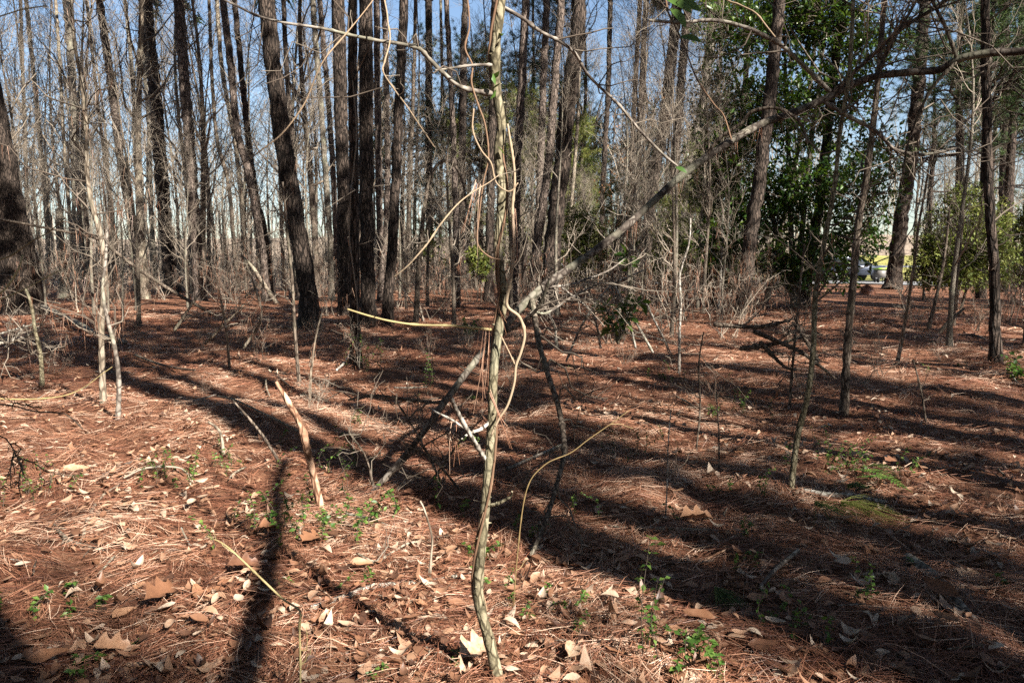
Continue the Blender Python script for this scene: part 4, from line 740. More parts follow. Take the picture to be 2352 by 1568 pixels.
def brpart(pts, ws, mat, D0, D1, nb, ln=(0.2, 0.6), tw='twig', parent=None, org=None, up=0.05):
    o, qb, rb = part_tube('branch', pts, ws, mat, parent or e, base if org is None else org, D0, D1)
    if nb:
        A, Ra = grow(qb[None], rb[None], nb, (0.12, 1), (0.5, 1.2), ln, 6, up, 0.5, 0.4, 0.1); Ra = np.clip(Ra, 0.0025, 0.007)
        B, Rb = grow(A, Ra, 3, (0.3, 1), (0.4, 1.1), (ln[0] * 0.4, ln[1] * 0.5), 4, 0, 0.6, 0.5, 0.12)
        twig_parts('side_twig', o, base if org is None else org, M[tw], A, Ra, 4, (0.3, 0.9), B, np.maximum(Rb, 0.0018))
    return o
brpart([(1222, 688), (1230, 740), (1238, 790), (1258, 860), (1280, 925), (1292, 985), (1296, 1040), (1282, 1100), (1262, 1170), (1240, 1230), (1208, 1298)], [14, 12, 11, 9, 6], M['darkwood'], 5.6, 3.9, 12)
brpart([(1908, 212), (1860, 165), (1800, 108), (1760, 85), (1724, 67), (1644, 47), (1560, 52), (1490, 47)], [11, 9, 8, 6], M['smooth'], 6.5, 6.0, 10)
brpart([(1890, 232), (1950, 268), (2010, 300), (2040, 330), (2060, 345), (2120, 355), (2200, 340)], [10, 8, 6], M['smooth'], 6.5, 6.6, 12, (0.3, 0.9))
brpart([(2200, 140), (2150, 190), (2120, 240), (2085, 330), (2075, 400)], [8, 6, 4], M['darkwood'], 6.2, 6.4, 9, (0.3, 0.9))
brpart([(1620, 362), (1650, 320), (1700, 285), (1730, 255), (1790, 250), (1840, 285), (1855, 330)], [8, 7, 5], M['darkwood'], 6.3, 6.0, 7)
brpart([(1900, 225), (1990, 140), (2080, 60), (2160, 10), (2230, -60)], [10, 9, 8], M['darkwood'], 6.5, 6.2, 16, (0.4, 1.2))
brpart([(2010, 176), (2060, 80), (2100, 10), (2130, -60)], [9, 7, 6], M['darkwood'], 6.5, 6.6, 14, (0.4, 1.2))
brpart([(2200, 138), (2170, 60), (2140, 0), (2120, -60)], [8, 7, 6], M['darkwood'], 6.2, 6.2, 12, (0.4, 1.0))
brpart([(1240, 660), (1300, 655), (1350, 640), (1400, 620), (1440, 590)], [6, 5, 3], M['smooth'], 5.7, 6.2, 10, (0.2, 0.6), 'twig_pale')
brpart([(1205, 700), (1250, 720), (1300, 690), (1340, 668), (1380, 650)], [6, 5, 3], M['smooth'], 5.6, 5.9, 10, (0.2, 0.6), 'twig_pale')
brpart([(1150, 768), (1200, 740), (1240, 700), (1262, 640)], [9, 8, 5], M['darkwood'], 5.5, 5.3, 6, (0.2, 0.5))
brpart([(1090, 835), (1060, 870), (1020, 920), (960, 920), (900, 912), (850, 908), (800, 918)], [10, 9, 7, 5], M['darkwood'], 5.4, 5.6, 9, (0.2, 0.5))
mbx = MB(); drape(mbx, q[60:110], 120, 0, (0.12, 0.22), 0.003); mbx.build('hanging_needles', M['needle'], e, base)

# ------------------------------------------------------------------ leafy seedling and brush around it
def twiggy(label, name, cat, stems, mat, nb, ln, D0, group=None, leafn=0, leafs=0.09, lm='sprig', tw='twig', ws=(7, 5, 3), base_px=None):
    b = G(*(base_px or stems[0][0])); e = thing(name, label, cat, b, group); lb = MB(); anyl = False
    for st in stems:
        d0 = D0 or b[1]
        o, qb, rb = part_tube('stem', st, ws, mat, e, b, d0, d0 + rng.uniform(-0.2, 0.2))
        if nb:
            A, Ra = grow(qb[None], rb[None], nb, (0.15, 1), (0.5, 1.2), ln, 5, 0.05, 0.5, 0.4, 0.1); Ra = np.clip(Ra, 0.0018, 0.006)
            B, Rb = grow(A, Ra, 3, (0.3, 1), (0.4, 1.1), (ln[0] * 0.4, ln[1] * 0.5), 4, 0, 0.6, 0.5, 0.12)
            twig_parts('side_twig', o, b, M[tw], A, Ra, 4, (0.3, 0.9), B, np.maximum(Rb, 0.0015))
        if leafn:
            c = np.repeat(qb[rng.integers(4, len(qb), leafn // 5)], 5, 0); dd = nrm(rng.normal(size=(len(c), 3)) * np.array([1, 1, 0.5]))
            leaves(lb, c + dd * 0.02, dd, rng.uniform(0.6, 1.2, len(c)) * leafs, 0.45, 0, rng.uniform(0.1, 1, len(c))); anyl = True
    if anyl: lb.build('foliage', M[lm], e, b)
    return e
twiggy('young evergreen seedling with bright green leaves right of the big pine', 'evergreen_seedling', 'seedling', [[(1420, 790), (1430, 720), (1450, 640), (1440, 590)], [(1420, 790), (1400, 730), (1385, 690)], [(1425, 780), (1450, 710), (1480, 690)]], M['olive'], 3, (0.1, 0.3), 7.4, leafn=40, leafs=0.13)
twiggy('pale tangle of dead twigs under the leafy seedling', 'brush_pile', 'brush', [[(1300, 830), (1340, 740), (1400, 660), (1480, 620)], [(1460, 800), (1440, 720), (1410, 650)], [(1480, 690), (1510, 750), (1545, 820)], [(1380, 800), (1360, 720), (1290, 660)], [(1500, 810), (1460, 740), (1420, 690)], [(1280, 800), (1270, 740), (1240, 690)]], M['lichen'], 9, (0.2, 0.6), 7.8, tw='twig_pale', ws=(6, 5, 4))
twiggy('dark tangle of twigs round the foot of the arching trunk', 'brush_pile', 'brush', [[(1010, 1100), (960, 1000), (900, 905)], [(880, 1110), (950, 1040), (1040, 985)], [(980, 1120), (1060, 1010), (1110, 960)], [(1060, 1130), (1000, 1060), (930, 1020)], [(860, 1130), (840, 1050), (800, 990)]], M['darkwood'], 9, (0.15, 0.45), 5.0, ws=(6, 5, 3), base_px=(960, 1140))
twiggy('heap of dark fallen branches before the furrowed pine', 'brush_pile', 'brush', [[(1730, 760), (1800, 790), (1850, 815), (1920, 870)], [(1700, 800), (1780, 790), (1860, 770)], [(1745, 785), (1800, 840), (1830, 850)], [(1640, 745), (1750, 750), (1830, 730)], [(1880, 830), (1850, 780), (1820, 740)]], M['darkwood'], 6, (0.2, 0.6), 9.4, ws=(12, 9, 5), base_px=(1800, 840))
twiggy('pale dead twigs sprawling beside the thick edge pine', 'brush_pile', 'brush', [[(-10, 770), (40, 755), (90, 742)], [(-10, 790), (50, 778), (100, 745)], [(10, 800), (40, 770), (60, 740)]], M['lichen'], 10, (0.2, 0.6), 9.6, tw='twig_pale', ws=(6, 5, 3), base_px=(40, 795))
twiggy('dead tan twigs with hanging needles left of the broad leaning pine', 'brush_pile', 'brush', [[(400, 760), (440, 700), (470, 660)], [(470, 790), (520, 740), (560, 700)], [(560, 800), (600, 720), (560, 590)]], M['tan'], 9, (0.2, 0.6), 11.5, tw='twig_pale', ws=(7, 6, 3), base_px=(480, 800))
# near twigs crossing the view
def near_twig(label, pts, ws, mat, D0, D1, nb=0, name='twig', ln=(0.05, 0.15), tint=0.7, tw='twig_pale', leafs=None):
    b = P(*pts[0], D0); e = thing(name, label, 'twig', (b[0], b[1], b[2]), 'thin branches reaching across the view')
    o, qb, rb = part_tube('stem', pts, ws, mat, e, b, D0, D1, tint=tint)
    if nb:
        A, Ra = grow(qb[None], rb[None], nb, (0.15, 1), (0.4, 1.0), ln, 5, 0, 0.6, 0.5, 0.08); twig_parts('side_twig', e, b, M[tw], A, np.maximum(Ra, 0.001), 4, (0.4, 1.0))
    if leafs:
        for (x, y, x1, y1, dd) in leafs:
            a = P(x, y, dd); t_ = P(x1, y1, dd - 0.02); L = np.linalg.norm(t_ - a); s = np.linspace(0, 1, 8); dr = (t_ - a) / L
            sd = nrm(np.cross(dr, np.array([0.25, -0.8, 0.45]))); nn = np.cross(sd, dr); w = 0.22 * L * np.sin(np.pi * s ** 0.85) ** 0.75
            c = a + dr * (L * s)[:, None] + nn * (0.08 * L * np.sin(np.pi * s))[:, None]
            v = np.stack([c - sd * w[:, None] + nn * w[:, None] * 0.25, c, c + sd * w[:, None] + nn * w[:, None] * 0.25], 1)
            k = np.arange(7)[:, None] * 3; MB().add(v, np.concatenate([k + [[0, 1, 4, 3]], k + [[1, 2, 5, 4]]]), tint=np.full(24, rng.uniform(0.25, 0.6))).build('leaf', M['sprig'], e, b)
    return e
near_twig('pale twig slanting up to the top left of centre, close to the lens', [(545, 386), (600, 345), (645, 310), (682, 265), (706, 225), (728, 170), (750, 130), (800, 72), (850, 10), (900, -60), (1000, -160), (1152, -300)], [3.5, 5, 5, 5, 5], M['vine'], 1.15, 2.6, 5, tint=0.6, ln=(0.03, 0.09))
near_twig('pale tipped twig ending above the yellowish side branch', [(906, 635), (935, 612), (960, 585), (985, 555), (1012, 515), (1050, 470), (1085, 442), (1125, 418), (1148, 400)], [3, 4.5, 5, 5, 4, 3], M['vine'], 1.5, 2.62, 4, tint=0.8, ln=(0.03, 0.1))
near_twig('crooked pale twig dangling from the top between centre trunks', [(1152, -320), (1000, -200), (890, -60), (890, 40), (896, 90), (884, 140), (880, 165), (905, 205), (935, 245), (965, 290), (998, 338)], [4, 4, 3, 2.5, 2], M['vine'], 2.6, 1.6, 5, tint=0.75, ln=(0.03, 0.1))
near_twig('upper yellowish twig poking in from the left edge', [(-360, 2300), (-350, 1600), (-260, 980), (-120, 760), (-40, 700), (0, 676), (30, 640), (48, 605), (52, 585)], [5, 5, 4], M['twig_yellow'], 1.7, 1.8)
near_twig('lower yellowish twig poking in from the left edge', [(-365, 2300), (-355, 1600), (-280, 960), (-140, 750), (-40, 705), (0, 688), (60, 662), (100, 640), (141, 620)], [6, 5, 3], M['twig_yellow'], 1.7, 1.9, 2, tw='twig_yellow')
near_twig('brown twig slanting up across the thick edge pine', [(-330, 2100), (-320, 1400), (-250, 900), (-130, 680), (-30, 610), (30, 585), (70, 555), (110, 535), (150, 500)], [5, 4, 3], M['twig_yellow'], 1.9, 2.1, 2, tint=0.1)
near_twig('yellow twig at the very top left corner', [(-380, 2400), (-370, 1400), (-320, 500), (-180, 110), (-40, 45), (0, 38), (50, 22), (105, 14)], [5, 4, 3], M['twig_yellow'], 1.6, 1.7)
near_twig('curved yellow twig sweeping up beside the paired saplings', [(-390, 1500), (-370, 1250), (-250, 970), (-120, 918), (-40, 914), (40, 917), (110, 914), (160, 905), (200, 885), (230, 862), (258, 842)], [3.5, 4, 4, 3.5, 2], M['twig_yellow'], 3.2, 3.6, 4, tint=0.5, ln=(0.04, 0.12))
near_twig('upright bent twig with a pale tip at lower left', [(688, 1640), (690, 1540), (688, 1440), (688, 1402), (650, 1375), (600, 1328), (555, 1285), (515, 1250), (474, 1230)], [5, 5, 5, 5, 5.5, 5.5, 5, 3.5], M['twig_yellow'], 2.5, 2.7, 4, tw='twig_yellow', tint=0.65, ln=(0.03, 0.12))
near_twig('thin reddish twig hanging from the top right with green leaves', [(1160, -320), (1360, -170), (1510, -30), (1535, 30), (1560, 80), (1580, 130), (1600, 180), (1640, 240), (1662, 265), (1680, 320)], [4, 4, 3, 2], M['vine'], 2.6, 1.7, 1, tint=0.2, leafs=[(1535, 2, 1590, 32, 2.28), (1530, 0, 1612, 28, 2.3), (1540, 20, 1575, 66, 2.26), (1562, 86, 1612, 98, 2.18), (1552, 384, 1578, 398, 3.1)])
near_twig('tan stalk arching down in front of the evergreen tree', [(1165, -360), (1420, -200), (1640, -20), (1700, 12), (1735, 30), (1760, 60), (1780, 85)], [4, 4, 3], M['vine'], 2.62, 2.3, 0)
near_twig('thin olive twig slanting up in front of the drooping branch', [(1176, 1455), (1186, 1300), (1208, 1130), (1250, 1068), (1310, 1040), (1350, 1010), (1400, 975), (1445, 942)], [3, 3, 2.5, 2], M['twig_yellow'], 3.2, 3.3, 2, tint=0.12, tw='twig_yellow')
# dark twiggy conifer branch, left foreground
b = P(-30, 960, 2.2); e = thing('conifer_branch', 'dark twiggy conifer branch reaching in at the left edge', 'branch', b)
o, qb, rb = part_tube('stem', [(-420, 1880), (-390, 1450), (-280, 1010), (-60, 935), (20, 930), (80, 945), (150, 950), (190, 985)], [7, 5, 3], M['darkwood'], e, b, 2.2, 2.25)
o, qc, rc = part_tube('stem', [(-380, 1420), (-300, 1100), (-60, 1010), (0, 1000), (30, 1030), (55, 1090)], [6, 4, 3], M['darkwood'], e, b, 2.2, 2.25)
mx = MB(); Pq = np.stack([smooth_path(qb, 24), smooth_path(qc, 24)]); A, Ra = grow(Pq, np.full((2, 24), 0.004), 11, (0.15, 1), (0.5, 1.1), (0.06, 0.16), 5, -0.3, 0.6, 0.5, 0.08); mx.tubes(A, Ra, 4, 0, np.full(len(A), 0.1)); B, Rb = grow(A, Ra, 3, (0.2, 1), (0.4, 1), (0.03, 0.07), 4, -0.2, 0.7, 0.6, 0.1); mx.tubes(B, np.maximum(Rb, 0.0012), 3, 0, np.full(len(B), 0.1))
bs = np.concatenate([A.reshape(-1, 3), B.reshape(-1, 3)]); kk = rng.integers(0, len(bs), 900); blades(mx, bs[kk], nrm(rng.normal(size=(900, 3))), 0.018, 0.0022, 1, rng.uniform(0, 0.4, 900)); mx.build('twigs', [M['darkwood'], M['pine_green']], e, b)

# ------------------------------------------------------------------ sticks and logs on the ground
def stick(label, pts, ws, mat, name='fallen_stick', lift=0.02, end_lift=None, nb=0, group='sticks lying on the forest floor', tops=None):
    g = np.array([G(x, y) for x, y in pts]) if tops is None else np.array([G(*pts[0])] + [P(x, y, G(*pts[0])[1] + (tops * i)) for i, (x, y) in enumerate(pts[1:], 1)])
    d = g[:, 1].mean(); g[:, 2] += lift + (np.linspace(0, end_lift, len(g)) if end_lift else 0)
    if tops is not None: g[0, 2] -= lift + 0.05
    n = max(16, len(pts) * 7); q, r = smooth_path(g, n, [px(w, d) / 2 for w in ws]); r = r * (1 + 0.06 * rng.normal(size=n)); b = q[0].copy()
    e = thing(name, label, 'stick' if 'log' not in name else 'log', b, group)
    mb = MB(); cap = np.vstack([q[:1] - (q[1] - q[0]) * 0.02, q, q[-1:] + (q[-1] - q[-2]) * 0.02]); mb.tubes(cap, np.concatenate([[r[0] * 0.05], r, [r[-1] * 0.05]]), 9, 0, [0.6]); mb.build('stem', mat, e, b)
    if nb:
        A, Ra = grow(q[None], r[None], nb, (0.15, 1), (0.5, 1.0), (0.08, 0.3), 5, 0.1, 0.45, 0.5, 0.09); twig_parts('side_twig', e, b, M['twig'], A, np.maximum(Ra, 0.0015), 4, (0.3, 1.0))
    return e
stick('upright broken branch, red-brown and peeling, left of the vine-wrapped sapling', [(742, 1178), (722, 1105), (706, 1040), (692, 985), (668, 940), (634, 884)], (21, 18, 17, 19, 15, 9), M['redwood'], 'broken_branch', tops=0.0)
stick('thin dark branch leaning against the upright broken branch', [(655, 1075), (610, 1015), (575, 970), (535, 925)], (8, 7, 6, 4), M['darkwood'], tops=0.06)
stick('long thin pale twig crossing left of the broken branch', [(690, 1006), (640, 980), (600, 962), (540, 930), (500, 920)], (5, 5, 5, 4), M['tan'], lift=0.05)
stick('mottled log lying beside the green needle tuft', [(1835, 1136), (1900, 1146), (1960, 1152), (2035, 1168)], (14, 16, 15, 11), M['lichen'], 'fallen_log', lift=0.025)
stick('dark mossy log half buried at lower right', [(2085, 1290), (2140, 1330), (2190, 1390), (2245, 1448)], (26, 28, 26, 18), M['smooth'], 'fallen_log', lift=0.015)
stick('grey stick pointing up right in the lower right shade', [(1745, 1365), (1775, 1340), (1832, 1302)], (8, 9, 9), M['smooth'], end_lift=0.05)
stick('forked mottled stick left of the sapling foot', [(715, 1415), (790, 1385), (850, 1362), (920, 1358), (1000, 1345), (1088, 1325)], (14, 13, 12, 11, 9), M['lichen'], nb=6, lift=0.02)
stick('thin crooked stick standing from the forked mottled stick', [(985, 1345), (990, 1290), (992, 1240), (975, 1180), (965, 1160)], (7, 6, 5, 4), M['tan'], tops=0.01)
stick('slender stick in the sun right of the sapling, lying level', [(1396, 1219), (1450, 1222), (1540, 1226), (1650, 1232)], (6, 8, 8, 5), M['tan'])
stick('short black bent stick at far left', [(133, 1228), (160, 1250), (195, 1262), (238, 1272)], (9, 9, 8, 5), M['darkwood'], nb=3)
stick('pale straight stick in the bright patch at far left', [(190, 1255), (205, 1200), (235, 1150), (275, 1125)], (7, 8, 7, 5), M['tan'])
stick('grey stick lying across the sunlit leaves at left', [(238, 1098), (280, 1078), (325, 1060)], (8, 8, 6), M['smooth'])
stick('pale arched twig over the small green plants at left', [(285, 1115), (330, 1098), (380, 1092), (415, 1094), (432, 1106)], (4, 5, 5, 4), M['twig_pale'], lift=0.05)
stick('brown twig slanting in the lower left needles', [(190, 1510), (165, 1455), (150, 1425)], (9, 9, 6), M['redwood'])
stick('white-tipped twig stub left of the broken branch', [(515, 1050), (508, 1005), (495, 985), (478, 974)], (9, 8, 7, 5), M['tan'], tops=0.0)
stick('dark thin stick in the sunlit needles at upper left', [(310, 822), (350, 838), (400, 852), (450, 858)], (7, 6, 5, 4), M['darkwood'], lift=0.04)
stick('fallen branch sloping from the thick edge pine to the paired saplings', [(-20, 690), (70, 705), (150, 742), (220, 782), (290, 806)], (13, 12, 10, 7), M['smooth'], lift=0.15, nb=8)
stick('dark fallen limb slung across the trunks at left', [(500, 725), (430, 690), (340, 635), (265, 580), (220, 548), (130, 530), (-10, 503)], (8, 8, 8, 7, 6, 5), M['darkwood'], tops=-0.25, nb=8)
stick('tan leaning stick before the curving pine', [(640, 700), (610, 660), (580, 615), (555, 588)], (10, 10, 8, 5), M['tan'], tops=0.1)
stick('pale log lying in the thicket right of the big pine', [(1473, 684), (1510, 688), (1566, 697)], (9, 10, 10), M['tan'], 'fallen_log', lift=0.1)
stick('dark stick standing out of the lower right thicket', [(2150, 770), (2180, 740), (2215, 710)], (10, 9, 6), M['darkwood'], tops=0.0)
stick('long grey stick under the drooping branch, pointing right', [(1165, 1095), (1230, 1062), (1290, 1035)], (7, 6, 5), M['smooth'], lift=0.05, nb=4)
stick('short pale stick at the foot of the slim vine-clad pine', [(773, 858), (790, 842), (803, 822)], (5, 6, 4), M['lichen'], lift=0.05)
stick('thin stick in front of the sprig patch, lying level', [(795, 1192), (850, 1204), (890, 1218)], (7, 7, 5), M['smooth'], lift=0.03)
stick('branched twig lying between the sprig patch and the sapling', [(820, 1290), (862, 1312), (900, 1290), (935, 1268), (968, 1258)], (6, 7, 6, 4), M['tan'], lift=0.04, nb=5)
for k in range(46):
    x, y = rng.uniform(-40, 2390), 690 + 860 * rng.random() ** 1.5; a = rng.uniform(0, 6.28); L = rng.uniform(30, 110)
    o = stick('short loose twig', [(x, y), (x + L * 0.5 * math.cos(a) + rng.normal() * 4, y + L * 0.2 * math.sin(a)), (x + L * math.cos(a), y + L * 0.4 * math.sin(a))], (4, 5, 3), M[['tan', 'darkwood', 'smooth', 'redwood'][k % 4]], 'loose_twig', lift=0.03, group='loose twigs on the forest floor'); REG.append((o, 'short loose twig lying', x, y, -y))
# straw heap beside the car
b = G(1991, 676); e = thing('straw_heap', 'small rounded heap of brown pine straw in front of the parked car', 'straw heap', b)
mb = MB(); u, v = np.meshgrid(np.linspace(0, 2 * math.pi, 25)[:-1], np.linspace(0, 1, 9)); R0 = px(32, b[1]) / 2
rr = R0 * np.cos(v * math.pi / 2) * (1 + 0.08 * rng.normal(size=u.shape)); pts = np.stack([b[0] + rr * np.cos(u), b[1] + rr * np.sin(u), b[2] - 0.03 + R0 * 1.25 * np.sin(v * math.pi / 2)], -1)
i, j = np.meshgrid(np.arange(24), np.arange(8)); k = j * 24; mb.add(pts, np.stack([k + i, k + (i + 1) % 24, k + 24 + (i + 1) % 24, k + 24 + i], -1).reshape(-1, 4), tint=np.full(u.size, 0.25))
f = pts.reshape(-1, 3)[rng.integers(0, u.size, 1500)]; blades(mb, f, nrm(rng.normal(size=(1500, 3)) + nrm(f - b)), 0.12, 0.008, 0, rng.uniform(0, 0.6, 1500)); mb.build('straw', M['needle'], e, b)

# ------------------------------------------------------------------ small green plants
def sprig(label, x, y, n, H, ls, group=None, name='green_sprig', spread=0.5, lean=(0, 0), whorl=2, mat='sprig'):
    b = G(x, y); e = thing(name, label, 'plant', b, group); lf = MB()
    for _ in range(n):
        o = b + np.array([rng.normal() * spread * 0.25, rng.normal() * spread * 0.25, 0]); o[2] = G0(o[0], o[1]) - 0.01; h = H * rng.uniform(0.5, 1.1)
        q = smooth_path([o, o + [lean[0] * 0.4 * h + rng.normal() * 0.12 * h, rng.normal() * 0.12 * h, h * 0.55], o + [lean[0] * h + rng.normal() * 0.3 * h, lean[1] * h + rng.normal() * 0.3 * h, h]], 12)
        MB().tubes(q, np.linspace(0.0025, 0.001, 12), 4, 0, [0.3]).build('stem', M['twig'], e, b); k = np.repeat(np.arange(2, 12), whorl); dd = nrm(rng.normal(size=(len(k), 3)) * np.array([1, 1, 0.35]))
        leaves(lf, q[k], dd, rng.uniform(0.6, 1.2, len(k)) * ls, 0.58, 0, rng.uniform(0.1, 1, len(k)))
    tag(lf.build('foliage', M[mat], e, b), kind='stuff'); return e
for lab, x, y, n, H, ls, sp in [
    ('dense patch of bright green sprigs at the foot of the upright broken branch', 770, 1215, 28, 0.22, 0.034, 1.1),
    ('leafy sprigs beside the top of the dense sprig patch', 775, 1090, 8, 0.3, 0.026, 0.6),
    ('low green sprigs just left of the broken branch', 520, 1075, 9, 0.16, 0.026, 0.7),
    ('small green sprigs under the pale arched twig', 375, 1095, 8, 0.2, 0.028, 0.5),
    ('thin sprigs in the brightest patch at far left', 90, 1150, 9, 0.26, 0.024, 0.5),
    ('upright leafy vine shoot at the bottom, right of the sapling foot', 1500, 1520, 4, 0.5, 0.032, 0.15),
    ('tiny green leaves in the sunlit needles right of the sapling foot', 1295, 1410, 8, 0.1, 0.026, 0.6),
    ('dark green leafy tuft at the bottom edge right of the vine shoot', 1605, 1530, 7, 0.14, 0.034, 0.25),
    ('bushy green sprigs behind the mottled log', 1935, 1085, 14, 0.3, 0.03, 0.7),
    ('scattered sprigs in the shade behind the drooping branch', 1440, 1050, 9, 0.35, 0.022, 0.9),
    ('slender green shoots on a thin stem left of the arching trunk base', 976, 905, 6, 0.55, 0.03, 0.15),
    ('green shoots right at the foot of the slim vine-clad pine', 850, 850, 8, 0.5, 0.04, 0.4),
    ('tiny sprigs far down at lower left', 190, 1400, 7, 0.1, 0.034, 0.7),
    ('few tiny leaves left of the upright bent twig at the bottom', 320, 1540, 4, 0.07, 0.03, 0.6),
    ('small sprig between the upright bent twig and the sapling foot', 930, 1545, 4, 0.09, 0.03, 0.4),
    ('green seedling leaves in the deep shade by the sapling', 1060, 1290, 4, 0.1, 0.034, 0.4),
    ('sparse green tuft in the shade right of the leaning sapling', 1690, 950, 7, 0.25, 0.03, 0.6),
    ('pale green shoots near the white stem right of the seedling', 1550, 880, 6, 0.14, 0.03, 0.6),
    ('broad green leaves low behind the yellowish side branch', 1065, 775, 5, 0.35, 0.1, 0.4),
    ('leafy evergreen shoot beside the white stem in the thicket', 1610, 700, 7, 0.9, 0.1, 1.0),
    ('green seedling at the right edge in front of the straight pine', 2335, 870, 5, 0.3, 0.09, 0.3)]:
    sprig(lab, x, y, n, H, ls, 'small green plants on the forest floor', spread=sp)
for k in range(34):
    x, y = rng.uniform(30, 2330), 800 + 740 * rng.random(); o = sprig('lone sprig', x, y, int(rng.integers(1, 4)), rng.uniform(0.06, 0.22), 0.026, 'lone sprigs on the forest floor', spread=0.2); REG.append((o, 'lone small green sprig growing', x, y, -y))
def tuft(label, x, y, ang, n, L, mat='pine_green', fan=0.28):
    b = G(x, y, 0.04); e = thing('needle_tuft', label, 'needle tuft', b, 'fallen green pine tufts'); mb = MB()
    a = ang + rng.normal(size=n) * fan; d = nrm(np.stack([np.cos(a), np.sin(a), rng.uniform(0.0, 0.3, n)], -1)); s = np.linspace(0, 1, 5)[None, :, None]; l = rng.uniform(0.7, 1.1, n)[:, None, None] * L
    Pt = b + d[:, None] * l * s + np.array([0, 0, -0.35]) * l * s ** 2 + np.array([0, 0, 0.03]) * rng.random((n, 1, 1)); Pt[..., 2] = np.maximum(Pt[..., 2], ground_z(Pt[..., 0], Pt[..., 1]) + 0.012)
    mb.tubes(Pt, np.tile(np.linspace(0.0013, 0.0007, 5), (n, 1)), 3, 0, rng.uniform(0.4, 1, n)); mb.build('needles', M[mat], e, b)
tuft('bright green pine tuft lying in the sun before the mottled log', 1930, 1178, -0.35, 46, 0.36, 'sunny', 0.5)
tuft('shaded green pine tuft left of the bright one', 1870, 1175, -1.0, 40, 0.28, fan=0.5)
tuft('small blue-green needle tuft behind the bright one', 1945, 1140, 0.4, 60, 0.18)
tuft('olive needle tuft in the shade near the bottom right', 1640, 1385, -1.3, 70, 0.22)
tuft('green needle tuft left of the drooping branch', 1090, 925, 1.9, 60, 0.22)
# fern frond
b = G(1975, 1098); e = thing('fern', 'flat fern frond lying behind the bright needle tuft', 'fern', b); mb = MB()
for (x0, y0, x1, y1) in [(1950, 1095, 2085, 1142), (1965, 1110, 2095, 1150), (1990, 1088, 2060, 1120)]:
    a0, a1 = G(x0, y0, 0.04), G(x1, y1, 0.05); q = smooth_path([a0, (a0 + a1) / 2 + [0, 0, 0.05], a1], 22); mb.tubes(q, np.full(22, 0.0015), 4, 0, [0.3])
    dr = nrm(a1 - a0); sd = nrm(np.cross(dr, [0, 0, 1.0]))
    for s in (-1, 1): leaves(mb, q[1:], nrm(np.tile(sd * s + dr * 0.35, (21, 1)) + rng.normal(size=(21, 3)) * 0.08), 0.055 * np.sin(np.linspace(0.5, 3.0, 21)), 0.4, 0, rng.uniform(0.4, 1, 21), up=np.tile([0, 0, 1.0], (21, 1)))
mb.build('frond', M['sprig'], e, b)

# ------------------------------------------------------------------ needles drifted against the stems
def drift(p, r, n):
    mb = MB(); a = rng.uniform(0, 6.28, n); rr = r * (0.6 + 1.1 * rng.random(n) ** 1.4); x, y = p[0] + rr * np.cos(a), p[1] + rr * np.sin(a)
    h = 0.75 * r * np.clip(1 - rr / (1.75 * r), 0, 1) * rng.random(n) + 0.01; d = nrm(np.stack([np.cos(a + rng.normal(size=n)), np.sin(a + rng.normal(size=n)), rng.uniform(-0.6, 0.25, n)], -1))
    blades(mb, np.stack([x, y, ground_z(x, y) + h], -1), d, rng.uniform(0.1, 0.18, n), 0.0022 * max(1, p[1] / 4.5), 0, rng.uniform(0.1, 0.9, n)); tag(mb.build('needle_drift', M['needle'], ground), kind='stuff')
for o in [o for o in COL.objects if o.parent is None and o.type == 'EMPTY' and o.get('category') in ('pine tree', 'sapling', 'tree', 'stick') and o.get('group') in (GP, 'slim saplings in front of the pines', 'sticks lying on the forest floor')]:
    p = o.location
    if 1.5 < p.y < 30 and abs(p.x) < p.y and ('stick' not in o.name) : drift(p, 0.10 if o['category'] != 'pine tree' else 0.3, 130 if o['category'] != 'pine tree' else 240)
